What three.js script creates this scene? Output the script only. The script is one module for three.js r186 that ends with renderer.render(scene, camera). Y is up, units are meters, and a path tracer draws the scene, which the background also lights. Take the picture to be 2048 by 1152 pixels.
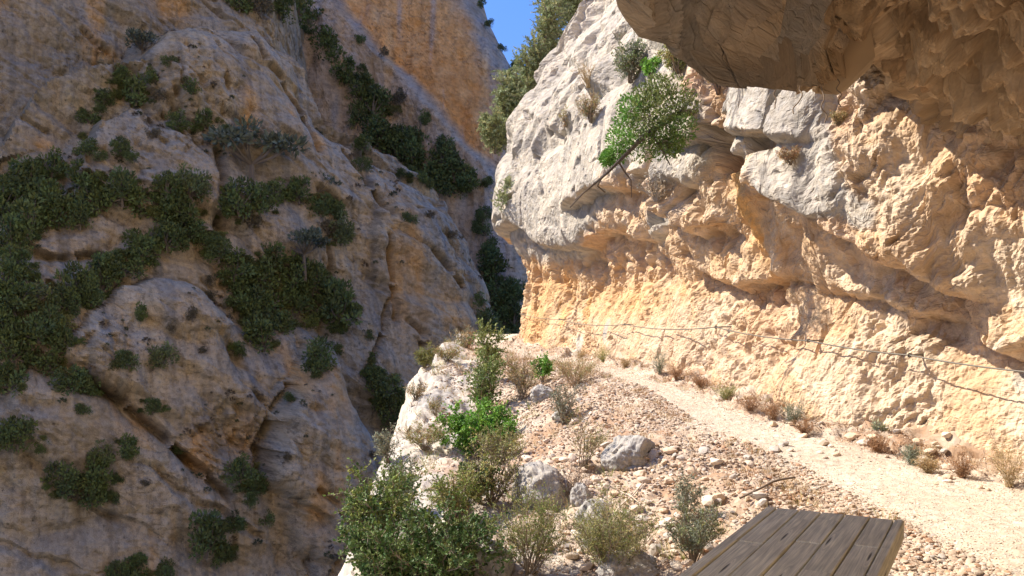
import * as THREE from 'three';
import { mergeGeometries } from 'three/addons/utils/BufferGeometryUtils.js';
import { RoundedBoxGeometry } from 'three/addons/geometries/RoundedBoxGeometry.js';

// ---------------------------------------------------------------- camera, sky, sun, exposure
// The eye is the origin (1.6 m above the path where the camera stands), -z is into the gorge.
const F = 1577, CU = 1024, HZ = 690;                 // focal length and level line of the 2048 x 1152 photograph, in its pixels
const scene = new THREE.Scene();
const camera = new THREE.PerspectiveCamera(2 * Math.atan(576 / F) * 180 / Math.PI, 2048 / 1152, 0.05, 1500);
camera.position.set(0, 0, 0); camera.lookAt(0, 0, -1);
camera.setViewOffset(2048, 1152, 0, 576 - HZ, 2048, 1152);
scene.add(camera);
const renderer = new THREE.WebGLRenderer({ antialias: true });
renderer.setSize(1024, 576); renderer.shadowMap.enabled = true;
renderer.toneMapping = THREE.LinearToneMapping; renderer.toneMappingExposure = 2.12;
const SUN = new THREE.Vector3(-0.74, 0.76, -0.22).normalize();
{ const W = 512, H = 256, data = new Float32Array(W * H * 4);
  for (let j = 0; j < H; j++) for (let i = 0; i < W; i++) {
    const ph = ((i + .5) / W - .5) * 2 * Math.PI, el = ((j + .5) / H - .5) * Math.PI;
    const dx = Math.cos(el) * Math.cos(ph), dy = Math.sin(el), dz = Math.cos(el) * Math.sin(ph);
    const t = Math.pow(1 - Math.max(dy, 0), 3.2), c = dx * SUN.x + dy * SUN.y + dz * SUN.z;
    const a = 0.42 * Math.pow(Math.max(c, 0), 5) + 0.9 * Math.pow(Math.max(c, 0), 40);      // bright air round the sun
    const o = (j * W + i) * 4;
    data[o] = .045 + .17 * t + a; data[o + 1] = .155 + .19 * t + a; data[o + 2] = .50 + .12 * t + a; data[o + 3] = 1;
    if (dy < 0) { data[o] = .2; data[o + 1] = .19; data[o + 2] = .17; }
  }
  const sky = new THREE.DataTexture(data, W, H, THREE.RGBAFormat, THREE.FloatType);
  sky.mapping = THREE.EquirectangularReflectionMapping; sky.magFilter = sky.minFilter = THREE.LinearFilter; sky.needsUpdate = true;
  scene.background = sky; scene.environment = sky; scene.environmentIntensity = 1; }
const sun = new THREE.DirectionalLight(0xfff0da, 5);
sun.position.copy(SUN).multiplyScalar(120).add(new THREE.Vector3(2, 0, -14)); sun.target.position.set(2, 0, -14);
sun.castShadow = true; sun.shadow.mapSize.set(4096, 4096); sun.shadow.bias = -0.0005; sun.shadow.camera.far = 260;
Object.assign(sun.shadow.camera, { left: -40, right: 40, top: 40, bottom: -40 });
scene.add(sun, sun.target);

// ---------------------------------------------------------------- numbers and noise
function rng(a) { return () => { a = (a + 0x6D2B79F5) | 0; let t = Math.imul(a ^ (a >>> 15), 1 | a); t = (t + Math.imul(t ^ (t >>> 7), 61 | t)) ^ t; return ((t ^ (t >>> 14)) >>> 0) / 4294967296; }; }
const clamp = (x, a = 0, b = 1) => x < a ? a : x > b ? b : x, mix = (a, b, t) => a + (b - a) * t;
const sst = (a, b, x) => { const t = clamp((x - a) / (b - a)); return t * t * (3 - 2 * t); };
const mixc = (a, b, t) => [mix(a[0], b[0], t), mix(a[1], b[1], t), mix(a[2], b[2], t)];
const PERM = new Uint8Array(512);
{ const r = rng(77), p = [...Array(256).keys()]; for (let i = 255; i > 0; i--) { const j = (r() * (i + 1)) | 0; [p[i], p[j]] = [p[j], p[i]]; } for (let i = 0; i < 512; i++) PERM[i] = p[i & 255]; }
const grad = (h, x, y, z) => { h &= 15; const u = h < 8 ? x : y, v = h < 4 ? y : h === 12 || h === 14 ? x : z; return (h & 1 ? -u : u) + (h & 2 ? -v : v); };
function n3(x, y, z) {
  const X = Math.floor(x), Y = Math.floor(y), Z = Math.floor(z); x -= X; y -= Y; z -= Z;
  const u = x * x * x * (x * (x * 6 - 15) + 10), v = y * y * y * (y * (y * 6 - 15) + 10), w = z * z * z * (z * (z * 6 - 15) + 10);
  const a = PERM[X & 255] + (Y & 255), A0 = PERM[a & 511] + (Z & 255), A1 = PERM[(a + 1) & 511] + (Z & 255);
  const b = PERM[(X + 1) & 255] + (Y & 255), B0 = PERM[b & 511] + (Z & 255), B1 = PERM[(b + 1) & 511] + (Z & 255);
  const l = (p, q, t) => p + t * (q - p), g = (i, ...r) => grad(PERM[i & 511], ...r);
  return l(l(l(g(A0, x, y, z), g(B0, x - 1, y, z), u), l(g(A1, x, y - 1, z), g(B1, x - 1, y - 1, z), u), v),
    l(l(g(A0 + 1, x, y, z - 1), g(B0 + 1, x - 1, y, z - 1), u), l(g(A1 + 1, x, y - 1, z - 1), g(B1 + 1, x - 1, y - 1, z - 1), u), v), w);
}
function fbm(x, y, z, o = 4) { let s = 0, a = .5; for (let i = 0; i < o; i++) { s += a * n3(x, y, z); x = x * 2.03 + 5.1; y = y * 2.03 + 1.7; z = z * 2.03 + 9.2; a *= .5; } return s; }
function ridged(x, y, z, o = 4) { let s = 0, a = .5; for (let i = 0; i < o; i++) { s += a * (1 - 2 * Math.abs(n3(x, y, z))); x = x * 2.1 + 3.1; y = y * 2.1 + 8.7; z = z * 2.1 + 2.2; a *= .5; } return s; }
const hsh = (x, y, z) => { let h = Math.imul(x, 374761393) ^ Math.imul(y, 668265263) ^ Math.imul(z, 1440662683); h = Math.imul(h ^ (h >>> 13), 1274126177); return (h ^ (h >>> 16)) >>> 0; };
// softer blocks: the same, sinking to a common level at the joints
const block = (x, y, z, tilt) => { const f = facet(x, y, z, tilt); return (f + .25) * (.3 + .7 * sst(0, .11, FE)) - .25; };
// broken rock: every cell is a block with its own height and its own tilted face; FE is the distance to the joint round it
let FE = 0, FID = 0;
function facet(x, y, z, tilt) {
  const X = Math.floor(x), Y = Math.floor(y), Z = Math.floor(z); let f1 = 9, f2 = 9, best = 0, bx = 0, by = 0, bz = 0;
  for (let i = -1; i < 2; i++) for (let j = -1; j < 2; j++) for (let k = -1; k < 2; k++) {
    const h = hsh(X + i, Y + j, Z + k), dx = X + i + (h & 1023) / 1024 - x, dy = Y + j + ((h >>> 10) & 1023) / 1024 - y, dz = Z + k + ((h >>> 20) & 1023) / 1024 - z;
    const d = dx * dx + dy * dy + dz * dz;
    if (d < f1) { f2 = f1; f1 = d; best = h; bx = dx; by = dy; bz = dz; } else if (d < f2) f2 = d;
  }
  FE = Math.sqrt(f2) - Math.sqrt(f1); const q = Math.imul(best ^ (best >>> 15), 2246822519) >>> 0; FID = (q >>> 8 & 255) / 255;
  return (q & 255) / 255 - .5 - tilt * (((q >>> 8 & 255) / 127.5 - 1) * bx + ((q >>> 16 & 255) / 127.5 - 1) * by + ((q >>> 24 & 255) / 127.5 - 1) * bz);
}
// angular rock: blocks with flat tilted faces and steep flat sides, butted against each other; joints are the creases between them
let PID = 0;
function poly(x, y, side = 2.2, tilt = .45, seed = 0) {
  const X = Math.floor(x), Y = Math.floor(y); let best = -9;
  for (let i = -1; i < 2; i++) for (let j = -1; j < 2; j++) {
    const h = hsh(X + i, Y + j, seed + 17), g = Math.imul(h ^ (h >>> 15), 2246822519) >>> 0, dx = x - (X + i + (h & 255) / 255), dy = y - (Y + j + (h >>> 8 & 255) / 255);
    const t = (h >>> 16 & 255) / 255 * .5, a0 = (g & 255) / 255 * 6.283; let v = t + tilt * (((g >>> 8 & 255) / 127.5 - 1) * dx + ((g >>> 16 & 255) / 127.5 - 1) * dy);
    let m = -9; for (let k = 0; k < 5; k++) { const a = a0 + k * 1.2566 + ((g >>> (k * 5)) & 15) * .05, q = (dx * Math.cos(a) + dy * Math.sin(a)) * side * (.7 + ((h >>> (k * 4)) & 15) / 20); if (q > m) m = q; }
    v = Math.min(v, t + .62 - m * .8); if (v > best) { best = v; PID = (g >>> 24) / 255; } }
  return best - .3; }
function pchip(pts, x) { // smooth-stepped lookup in [[x, y], ...]
  if (x <= pts[0][0]) return pts[0][1];
  for (let i = 1; i < pts.length; i++) if (x <= pts[i][0]) { const t = (x - pts[i - 1][0]) / (pts[i][0] - pts[i - 1][0]); return mix(pts[i - 1][1], pts[i][1], t * .55 + .45 * t * t * (3 - 2 * t)); }
  return pts[pts.length - 1][1];
}
const lin = (pts, x) => { if (x <= pts[0][0]) return pts[0][1]; for (let i = 1; i < pts.length; i++) if (x <= pts[i][0]) return mix(pts[i - 1][1], pts[i][1], (x - pts[i - 1][0]) / (pts[i][0] - pts[i - 1][0])); return pts[pts.length - 1][1]; };
function polySD(poly, x, y) { // + inside
  let d = 1e9, c = false;
  for (let i = 0, j = poly.length - 1; i < poly.length; j = i++) {
    const [xi, yi] = poly[i], [xj, yj] = poly[j], ex = xj - xi, ey = yj - yi, wx = x - xi, wy = y - yi, t = clamp((wx * ex + wy * ey) / (ex * ex + ey * ey));
    const dx = wx - ex * t, dy = wy - ey * t; d = Math.min(d, dx * dx + dy * dy);
    if ((yi > y) !== (yj > y) && x < (xj - xi) * (y - yi) / (yj - yi) + xi) c = !c;
  }
  return (c ? 1 : -1) * Math.sqrt(d);
}
const at = (u, v, d) => new THREE.Vector3((u - CU) / F * d, (HZ - v) / F * d, -d);   // the place that stands d metres ahead in that direction

// ---------------------------------------------------------------- textures and materials
function tileTex(n, fn, srgb) {
  const d = new Uint8Array(n * n * 4);
  for (let j = 0; j < n; j++) for (let i = 0; i < n; i++) { const v = fn(i / n, j / n), o = (j * n + i) * 4; for (let k = 0; k < 3; k++) d[o + k] = clamp(Array.isArray(v) ? v[k] : v) * 255; d[o + 3] = 255; }
  const t = new THREE.DataTexture(d, n, n, THREE.RGBAFormat); t.wrapS = t.wrapT = THREE.RepeatWrapping; t.magFilter = THREE.LinearFilter; t.minFilter = THREE.LinearMipmapLinearFilter; t.generateMipmaps = true;
  if (srgb) t.colorSpace = THREE.SRGBColorSpace; t.needsUpdate = true; return t;
}
const torus = (u, v, k, s) => { const a = u * 2 * Math.PI, b = v * 2 * Math.PI, r = k / (2 * Math.PI);   // seamless: four slices of noise blended across the edges
  const w = (p) => sst(0, 1, p); return mix(mix(s(u * k, v * k), s(u * k - k, v * k), w(u)), mix(s(u * k, v * k - k), s(u * k - k, v * k - k), w(u)), w(v)); };
const rockBump = tileTex(512, (u, v) => torus(u, v, 8, (x, y) => { const f = facet(x * 1.3, y * 1.3, 3.3, .8), e = FE; return .5 + .28 * f + .5 * fbm(x * 2, y * 2, 7, 5) - .12 * (1 - sst(0, .12, e)); }));
const rockGrain = tileTex(512, (u, v) => { const g = torus(u, v, 8, (x, y) => .9 + .3 * fbm(x * 1.5, y * 1.5, 1.2, 5) + .1 * n3(x * 14, y * 14, 4)), w = torus(u, v, 8, (x, y) => n3(x * 2, y * 2, 9)); return [g * (1 + .03 * w), g, g * (1 - .05 * w)]; }, true);
const streakGrain = tileTex(1024, (u, v) => { const g = torus(u, v, 10, (x, y) => { const st = fbm(x * 2.2, y * .22, 3, 4), sp = fbm(x * 3, y * 3, 8, 4), pt = n3(x * 5, y * 3.4, 2); return .94 + .2 * st + .34 * sp + .2 * n3(x * 16, y * 16, 4) - 1.0 * Math.max(0, pt - .42) - .14 * sst(.55, .75, ridged(x * .7 + .5 * sp, y * .5, 6, 3)); }), w = torus(u, v, 10, (x, y) => fbm(x * 1.2, y * .3, 19, 3)); return [g * (1 + .12 * w), g, g * (1 - .22 * w)]; }, true);  // dark pits and crack lines also put recess shade into the colour
const rep = (t, k) => { const c = t.clone(); c.repeat.set(k, k); c.needsUpdate = true; return c; };
const rockMat = (bump, size, grain = rockGrain, flat = false) => new THREE.MeshStandardMaterial({ flatShading: flat, vertexColors: true, roughness: .93, side: THREE.DoubleSide, map: rep(grain, 1 / size), bumpMap: rep(rockBump, 1 / size), bumpScale: bump });

// ---------------------------------------------------------------- building helpers
const taken = {};
const numbered = n => { const k = taken[n] = (taken[n] ?? -1) + 1; return k ? `${n}_${String(k).padStart(3, '0')}` : n; };
function tag(o, label, category, group) { o.userData.label = label; o.userData.category = category; if (group) o.userData.group = group; return o; }
const shadow = o => { o.castShadow = o.receiveShadow = true; return o; };
function mesh(name, geo, mat, parent = scene) { const m = shadow(new THREE.Mesh(geo, mat)); m.name = parent === scene ? numbered(name) : name; parent.add(m); return m; }
function struct(name, geo, mat) { const m = mesh(name, geo, mat); m.userData.kind = 'structure'; return m; }
function thing(name, label, category, p, group) { const g = new THREE.Group(); g.name = numbered(name); g.position.copy(p); scene.add(g); return tag(g, label, category, group); }
function gridGeo(nu, nv, fn) { // fn(i, j, out): out = [x, y, z, r, g, b, u, v]
  const N = nu * nv, P = new Float32Array(N * 3), C = new Float32Array(N * 3), U = new Float32Array(N * 2), I = new Uint32Array((nu - 1) * (nv - 1) * 6), o = new Array(8);
  for (let i = 0, k = 0; i < nu; i++) for (let j = 0; j < nv; j++, k++) { fn(i, j, o); P[k * 3] = o[0]; P[k * 3 + 1] = o[1]; P[k * 3 + 2] = o[2]; C[k * 3] = clamp(o[3]); C[k * 3 + 1] = clamp(o[4]); C[k * 3 + 2] = clamp(o[5]); U[k * 2] = o[6]; U[k * 2 + 1] = o[7]; }
  for (let i = 0, k = 0; i < nu - 1; i++) for (let j = 0; j < nv - 1; j++) { const a = i * nv + j, b = a + nv; I[k++] = a; I[k++] = b; I[k++] = a + 1; I[k++] = b; I[k++] = b + 1; I[k++] = a + 1; }
  const g = new THREE.BufferGeometry(); g.setAttribute('position', new THREE.BufferAttribute(P, 3)); g.setAttribute('color', new THREE.BufferAttribute(C, 3)); g.setAttribute('uv', new THREE.BufferAttribute(U, 2));
  g.setIndex(new THREE.BufferAttribute(I, 1)); g.computeVertexNormals(); return g;
}
const time0 = Date.now(), stage = t => console.log(t, ((Date.now() - time0) / 1000).toFixed(1) + 's');

// ================================================================ THE SETTING
// ---- the shaded wall across the gorge: a height field over an upright plane, built up from slabs and buttresses
const LN = [.6, .8], LC = -70, Lc = LN[0] * -23.2 + LN[1] * LC;     // plane: normal (.6, 0, .8) in plan, 70 m ahead
const LT = [.8, -.6], L0 = [-23.2, LC];                            // direction along the wall
const leftSD = (u, v, h) => { const a = (u - CU) / F, d = (Lc + h) / (LN[0] * a - LN[1]); const x = a * d, z = -d; return [(x - L0[0]) * LT[0] + (z - L0[1]) * LT[1], (HZ - v) / F * d]; };
const slab = (h, lean, roll, drop, px) => { const poly = px.map(([u, v]) => leftSD(u, v, h)); let cy = 0; for (const p of poly) cy += p[1] / poly.length; return { h, lean, roll, drop, poly, cy }; };
const LR = leftSD(560, 0, -14)[0];
const SLABS = [
  slab(0, .24, 6, 9, [[385, 10], [460, 0], [560, 5], [640, 88], [662, 160], [700, 250], [760, 296], [830, 330], [900, 380], [945, 405], [962, 480], [990, 560], [1005, 640], [1010, 1400], [-500, 1400], [-500, 420], [0, 395], [60, 365], [130, 320], [180, 258], [230, 196], [300, 110]]),
  slab(.8, .24, 5, 1.0, [[215, 215], [300, 190], [380, 255], [430, 300], [445, 400], [432, 470], [300, 420], [190, 350], [150, 330]]),
  slab(3.4, .16, 1.4, 6, [[760, 470], [790, 400], [835, 385], [925, 408], [950, 500], [985, 660], [1000, 1300], [800, 1300], [790, 640]]),
  slab(5.5, .34, 2.2, 5, [[-400, 470], [0, 455], [120, 500], [200, 500], [235, 570], [330, 545], [430, 568], [490, 640], [560, 690], [640, 640], [700, 690], [690, 1400], [-400, 1400]]),
  slab(7.6, .2, 1.8, 4, [[120, 720], [200, 615], [280, 562], [350, 548], [430, 572], [485, 645], [470, 720], [560, 800], [520, 1000], [470, 1010], [340, 890], [235, 800]]),
  slab(9.4, .18, 1.0, 4, [[-400, 830], [0, 800], [60, 740], [170, 772], [240, 803], [340, 892], [452, 992], [476, 1020], [490, 1400], [-400, 1400]]),
  slab(11.5, .1, 2.2, 10, [[692, 690], [640, 760], [600, 772], [566, 830], [540, 900], [533, 960], [562, 1010], [600, 1150], [620, 1400], [830, 1400], [800, 1000], [782, 900], [752, 790], [722, 712]]),
];
function leftRaw(s, y) {
  const wx = s + 1.3 * fbm(s * .11, y * .11, 4.1, 3) + .4 * n3(s * .5, y * .5, 2), wy = y + 1.3 * fbm(s * .11, y * .11, 14.1, 3) + .4 * n3(s * .5, y * .5, 12);
  let h = -14 + .1 * Math.max(-20, 20 - y) - 1.7 * Math.max(0, s - LR);
  for (const b of SLABS) { const q = polySD(b.poly, wx, wy); if (q < -b.roll) continue; const t = clamp((q + b.roll * .25) / (b.roll * 1.25)), r = Math.sqrt(1 - (1 - t) * (1 - t));
    h = Math.max(h, b.h + b.lean * (b.cy - y) - b.drop * (1 - r) - (q < 0 ? 3 : 0)); }
  const dj = s * .64 + y * .77, dk = s * .5 - y * .86, e = h * .8;                      // joints dip to the right
  h += 1.4 * fbm(s * .07, y * .07, 1.5 + e * .05, 3) + .7 * fbm(s * .2, y * .16, 7.7 + e * .15, 3);
  const w1 = .8 * fbm(s * .25, y * .25, 6, 3), w2 = .8 * fbm(s * .25, y * .25, 16, 3);
  h += 1.7 * poly(dj * .15 + w1 * .3, dk * .085 + e * .05 + w2 * .2, 2.6, .5);
  h += .5 * poly(dj * .5 + w1, dk * .26 + e * .2 + w2 * .6, 2.4, .6, 3);
  const rough = sst(-.02, .3, fbm(s * .1, y * .1, 21, 3) + .1 * sst(.2, 2, Math.abs(e)) * 0);
  h += (rough * .55 + .08) * poly(s * 1.0 + .5 * n3(s, y, 3), y * .8 + e * .6, 2.6, .7, 5) + (rough * .26 + .04) * poly(s * 2.3, y * 2 + e * 1.2, 2.6, .8, 9) + .14 * ridged(s * .6, y * .35, 3.3 + e * .3, 3);
  h += .2 * n3(s * 1.4, y * .18, 9) * (1 - rough);                                     // runnels
  const pit = n3(s * .75 + 9, y * .55, 17); if (pit > .38) h -= (pit - .38) * 3.4 * (rough + .15); // solution holes
  h += .16 * fbm(s * 2, y * 2, 5 + e, 2);
  const ck = ridged(dj * .16 + w1 * .3, dk * .05 + w2 * .2, 40 + e * .03, 2); if (ck > .6) h -= (ck - .6) * 6; const c2 = ridged(dj * .5 + w2 * .4, dk * .12, 50, 2); if (c2 > .62) h -= (c2 - .62) * 2.6 * (.3 + rough);
  return h;
}
const rayLeft = (u, v, f, step) => { const dx = (u - CU) / F, dy = (HZ - v) / F; let d = 46; for (; d < 118; d += step) { const x = dx * d, z = -d, s = (x - L0[0]) * LT[0] + (z - L0[1]) * LT[1], n = LN[0] * x + LN[1] * z - Lc; if (n < f(s, dy * d)) break; } return d; };
const leftSY = (u, v) => { const d = rayLeft(u, v, leftRaw, .25), x = (u - CU) / F * d; return [(x - L0[0]) * LT[0] + (-d - L0[1]) * LT[1], (HZ - v) / F * d, d]; };
// open cracks and corners that can be made out one by one
const CRACKS = [[2.6, .45, [590, 775], [562, 822], [542, 880], [533, 945]], [1.6, .35, [172, 768], [240, 803], [330, 880], [400, 945], [456, 992]], [1.2, .3, [785, 600], [770, 660], [745, 720]], [1.8, .5, [440, 300], [452, 400], [436, 470]], [1.1, .35, [510, 75], [532, 112], [560, 150], [600, 222], [640, 300]], [1.3, .35, [690, 300], [740, 368], [790, 425]], [.9, .3, [640, 980], [680, 1010], [705, 1060]], [1.2, .3, [782, 470], [786, 560], [792, 640]], [1.1, .35, [868, 500], [900, 540], [925, 572]], [.9, .3, [165, 60], [190, 86], [216, 104]], [.8, .3, [45, 235], [92, 262]], [1.2, .3, [662, 545], [656, 480]], [1.2, .4, [76, 515], [130, 518], [200, 512]], [1.1, .3, [640, 130], [668, 200], [716, 265]], [.9, .3, [360, 905], [420, 950]], [1.1, .35, [820, 640], [850, 668], [846, 690]]].map(([dep, wid, ...px]) => ({ dep, wid, p: px.map(([u, v]) => leftSY(u, v)) }));
function leftH(s, y) { let h = leftRaw(s, y); for (const c of CRACKS) for (let i = 1; i < c.p.length; i++) { const a = c.p[i - 1], b = c.p[i], ex = b[0] - a[0], ey = b[1] - a[1], t = clamp(((s - a[0]) * ex + (y - a[1]) * ey) / (ex * ex + ey * ey)), dx = s - a[0] - ex * t, dy = y - a[1] - ey * t, q = (dx * dx + dy * dy) / (c.wid * c.wid) * (1 + .5 * n3(s, y, 3)); if (q < 4) { h -= c.dep * Math.exp(-q * 1.5); break; } } return h; }
const LOCHRE = [[500, 220, 11, 45], [582, 220, 8, 32], [556, 300, 28, 9], [636, 212, 8, 62], [640, 280, 11, 28], [276, 862, 24, 22], [214, 108, 13, 9], [85, 290, 15, 12], [345, 10, 34, 36], [682, 790, 32, 44], [400, 905, 22, 45], [792, 540, 12, 110], [832, 520, 18, 120], [905, 620, 40, 40], [640, 1010, 20, 60], [590, 750, 12, 60], [470, 880, 20, 40]].map(([u, v, a, b]) => { const [s, y, d] = leftSY(u, v); return [s, y, a / F * d * 1.2, b / F * d]; });
const leftPos = (s, y, h) => [L0[0] + LT[0] * s + LN[0] * h, y, L0[1] + LT[1] * s + LN[1] * h];
function leftCol(s, y, h) {
  const big = fbm(s * .06, y * .06, 33, 4), st = fbm(s * .9, y * .06, 3, 4), st2 = fbm(s * .45 + 40, y * .045, 11, 4), fine = fbm(s * .8, y * .8, 6, 4);
  let c = mixc([.42, .345, .265], [.31, .275, .235], sst(-.15, .3, big + .3 * fine));
  c = mixc(c, [.50, .41, .30], sst(.05, .4, fbm(s * .16, y * .12, 77, 4)) * .7);
  c = mixc(c, [.56, .35, .17], sst(.18, .34, st2 + .35 * big - .08) * .6);          // ochre runs
  c = mixc(c, [.21, .195, .185], sst(.10, .3, st - .1 * big) * .7);                    // grey water streaks
  c = mixc(c, [.22, .17, .125], sst(.2, .5, fbm(s * .35, y * .5, 51, 4)) * .5);
  let oc = 0; for (const [a, b, e, f] of LOCHRE) { const q = ((s - a) / e) ** 2 + ((y - b) / f) ** 2; if (q < 5) oc = Math.max(oc, Math.exp(-q) * (1 + 1.6 * st + .8 * fine)); } c = mixc(c, [.60, .37, .17], clamp(oc) * .8);
  const k = 1 + .38 * fine + .2 * n3(s * 3.1, y * 3.1, 2); return [c[0] * k * .81, c[1] * k * .815, c[2] * k * .745];
}
const leftHit = (u, v) => rayLeft(u, v, leftH, .12);
{ const S = 476, Y = 545, s0 = -46, s1 = 42, y0 = -40, y1 = 46;
  const g = gridGeo(S, Y, (i, j, o) => { const s = mix(s0, s1, i / (S - 1)), y = mix(y0, y1, j / (Y - 1)), h = leftH(s, y), p = leftPos(s, y, h), c = leftCol(s, y, h); o[0] = p[0]; o[1] = p[1]; o[2] = p[2]; o[3] = c[0]; o[4] = c[1]; o[5] = c[2]; o[6] = s; o[7] = y; });
  struct('shaded_cliff', g, rockMat(.16, 10, streakGrain, true)); 
  // the wall goes on above and to the left of what the photograph holds
  const top = gridGeo(60, 40, (i, j, o) => { const s = mix(-110, LR - 2, i / 59), y = mix(44, 66, j / 39), h = -19 + 3 * fbm(s * .05, y * .05, 2, 4) - .12 * (y - 46), p = leftPos(s, y, h), c = leftCol(s, y, h); o[0] = p[0]; o[1] = p[1]; o[2] = p[2]; o[3] = c[0]; o[4] = c[1]; o[5] = c[2]; o[6] = s; o[7] = y; });
  struct('cliff_crest', top, rockMat(.1, 5));
  const side = gridGeo(70, 60, (i, j, o) => { const s = mix(-110, -44, i / 69), y = mix(-40, 48, j / 59), h = -6 + .2 * (10 - y) + 3 * fbm(s * .06, y * .06, 2, 4), p = leftPos(s, y, h), c = leftCol(s, y, h); o[0] = p[0]; o[1] = p[1]; o[2] = p[2]; o[3] = c[0]; o[4] = c[1]; o[5] = c[2]; o[6] = s; o[7] = y; });
  struct('cliff_flank', side, rockMat(.1, 5)); }
stage('left cliff');

// ---- the tall orange wall that closes the gorge
const FD = 122;
const farX = y => lin([[-40, 9], [0, 6], [30, 4], [43, 1.9], [50, -2.2], [54, -4.2], [70, -9], [110, -20]], y);
const farBand = (x, y) => x - (-29.7 + (53 - y) * .914) - 2.5 + 2.5 * fbm(x * .12, y * .12, 9, 3);
function farZ(x, y) { const e = farX(y) - x + 1.2 * fbm(y * .15, 3, 8, 3); let z = -FD - .12 * x - .06 * y;
  z += 3 * fbm(x * .05, y * .03, 5, 4) + 1.3 * poly(x * .12, y * .05, 2.2, .5) + .7 * ridged(x * .22, y * .09, 6, 4) + .6 * poly(x * .42, y * .25, 2.2, .6, 4) + .3 * fbm(x, y, 3, 3);
  z += 4 * sst(1.5, -1.5, farBand(x, y)); if (e < 6) z -= Math.pow((6 - e) / 6, 2) * 7; return z; }
{ const g = gridGeo(250, 300, (i, j, o) => { const y = mix(-45, 110, j / 299), x = mix(-62, farX(y) + 1.5, i / 249), z = farZ(x, y) - (i > 244 ? (i - 244) * 5 : 0);
    const e = farX(y) - x, st = fbm(x * .35, y * .03, 3, 4), big = fbm(x * .05, y * .04, 8, 4), fine = fbm(x * .6, y * .5, 4, 4);
    let c = mixc([.60, .285, .085], [.62, .36, .15], sst(-.2, .25, big + .3 * fine));
    c = mixc(c, [.36, .315, .26], sst(9, 2, e + 8 * fbm(x * .1, y * .05, 2, 3)) * .9);
    c = mixc(c, [.35, .295, .23], sst(1.5, -.5, farBand(x, y)) * .9);
    c = mixc(c, [.34, .33, .33], sst(.12, .3, st) * .65); c = mixc(c, [.64, .42, .2], sst(.1, .35, fbm(x * .5 + 20, y * .04, 9, 4)) * .5);
    const k = 1 + .3 * fine; o[0] = x; o[1] = y; o[2] = z; o[3] = c[0] * k; o[4] = c[1] * k; o[5] = c[2] * k; o[6] = x; o[7] = y; });
  struct('orange_cliff', g, rockMat(.3, 16, streakGrain, true)); }
stage('far cliff');

// ---- the sunlit cutting: wall beside the path, laid along a line in plan
const WP = [[6.9, 12], [6.6, 6], [6.3, 0], [6.05, -4], [5.7, -6.8], [5.25, -8.6], [4.6, -9.8], [3.98, -11], [3.45, -13.5], [2.85, -17], [1.95, -22], [1.0, -25.4], [.12, -27.3], [.35, -29.4], [2, -32.2], [6, -36], [14, -42]];
const wcurve = new THREE.CatmullRomCurve3(WP.map(p => new THREE.Vector3(p[0], 0, p[1])), false, 'centripetal');
const WN = 1600, WT = []; { const pts = wcurve.getSpacedPoints(WN), L = wcurve.getLength();
  for (let i = 0; i <= WN; i++) { const a = pts[Math.max(0, i - 14)], b = pts[Math.min(WN, i + 14)], dx = b.x - a.x, dz = b.z - a.z, l = Math.hypot(dx, dz); WT.push({ s: L * i / WN, x: pts[i].x, z: pts[i].z, nx: dz / l, nz: -dx / l }); } }
const WL = WT[WN].s; const wAt = s => { const f = clamp(s / WL) * WN, i = Math.min(WN - 1, f | 0), t = f - i, a = WT[i], b = WT[i + 1]; return { x: mix(a.x, b.x, t), z: mix(a.z, b.z, t), nx: mix(a.nx, b.nx, t), nz: mix(a.nz, b.nz, t) }; };
const gPath = d => lin([[-20, -1.6], [5, -1.6], [8.8, -1.38], [9.8, -1.24], [11, -1.08], [13.5, -.76], [17, -.53], [22.5, -.37], [25.8, -.18], [27.4, .0], [31, .42], [36, .3], [60, -.5]], d);
const wNear = (x, z) => { let b = 0, bd = 1e9; for (let i = 0; i <= WN; i += 8) { const d = (WT[i].x - x) ** 2 + (WT[i].z - z) ** 2; if (d < bd) { bd = d; b = i; } } for (let i = Math.max(0, b - 8); i <= Math.min(WN, b + 8); i++) { const d = (WT[i].x - x) ** 2 + (WT[i].z - z) ** 2; if (d < bd) { bd = d; b = i; } } return b; };
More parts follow.
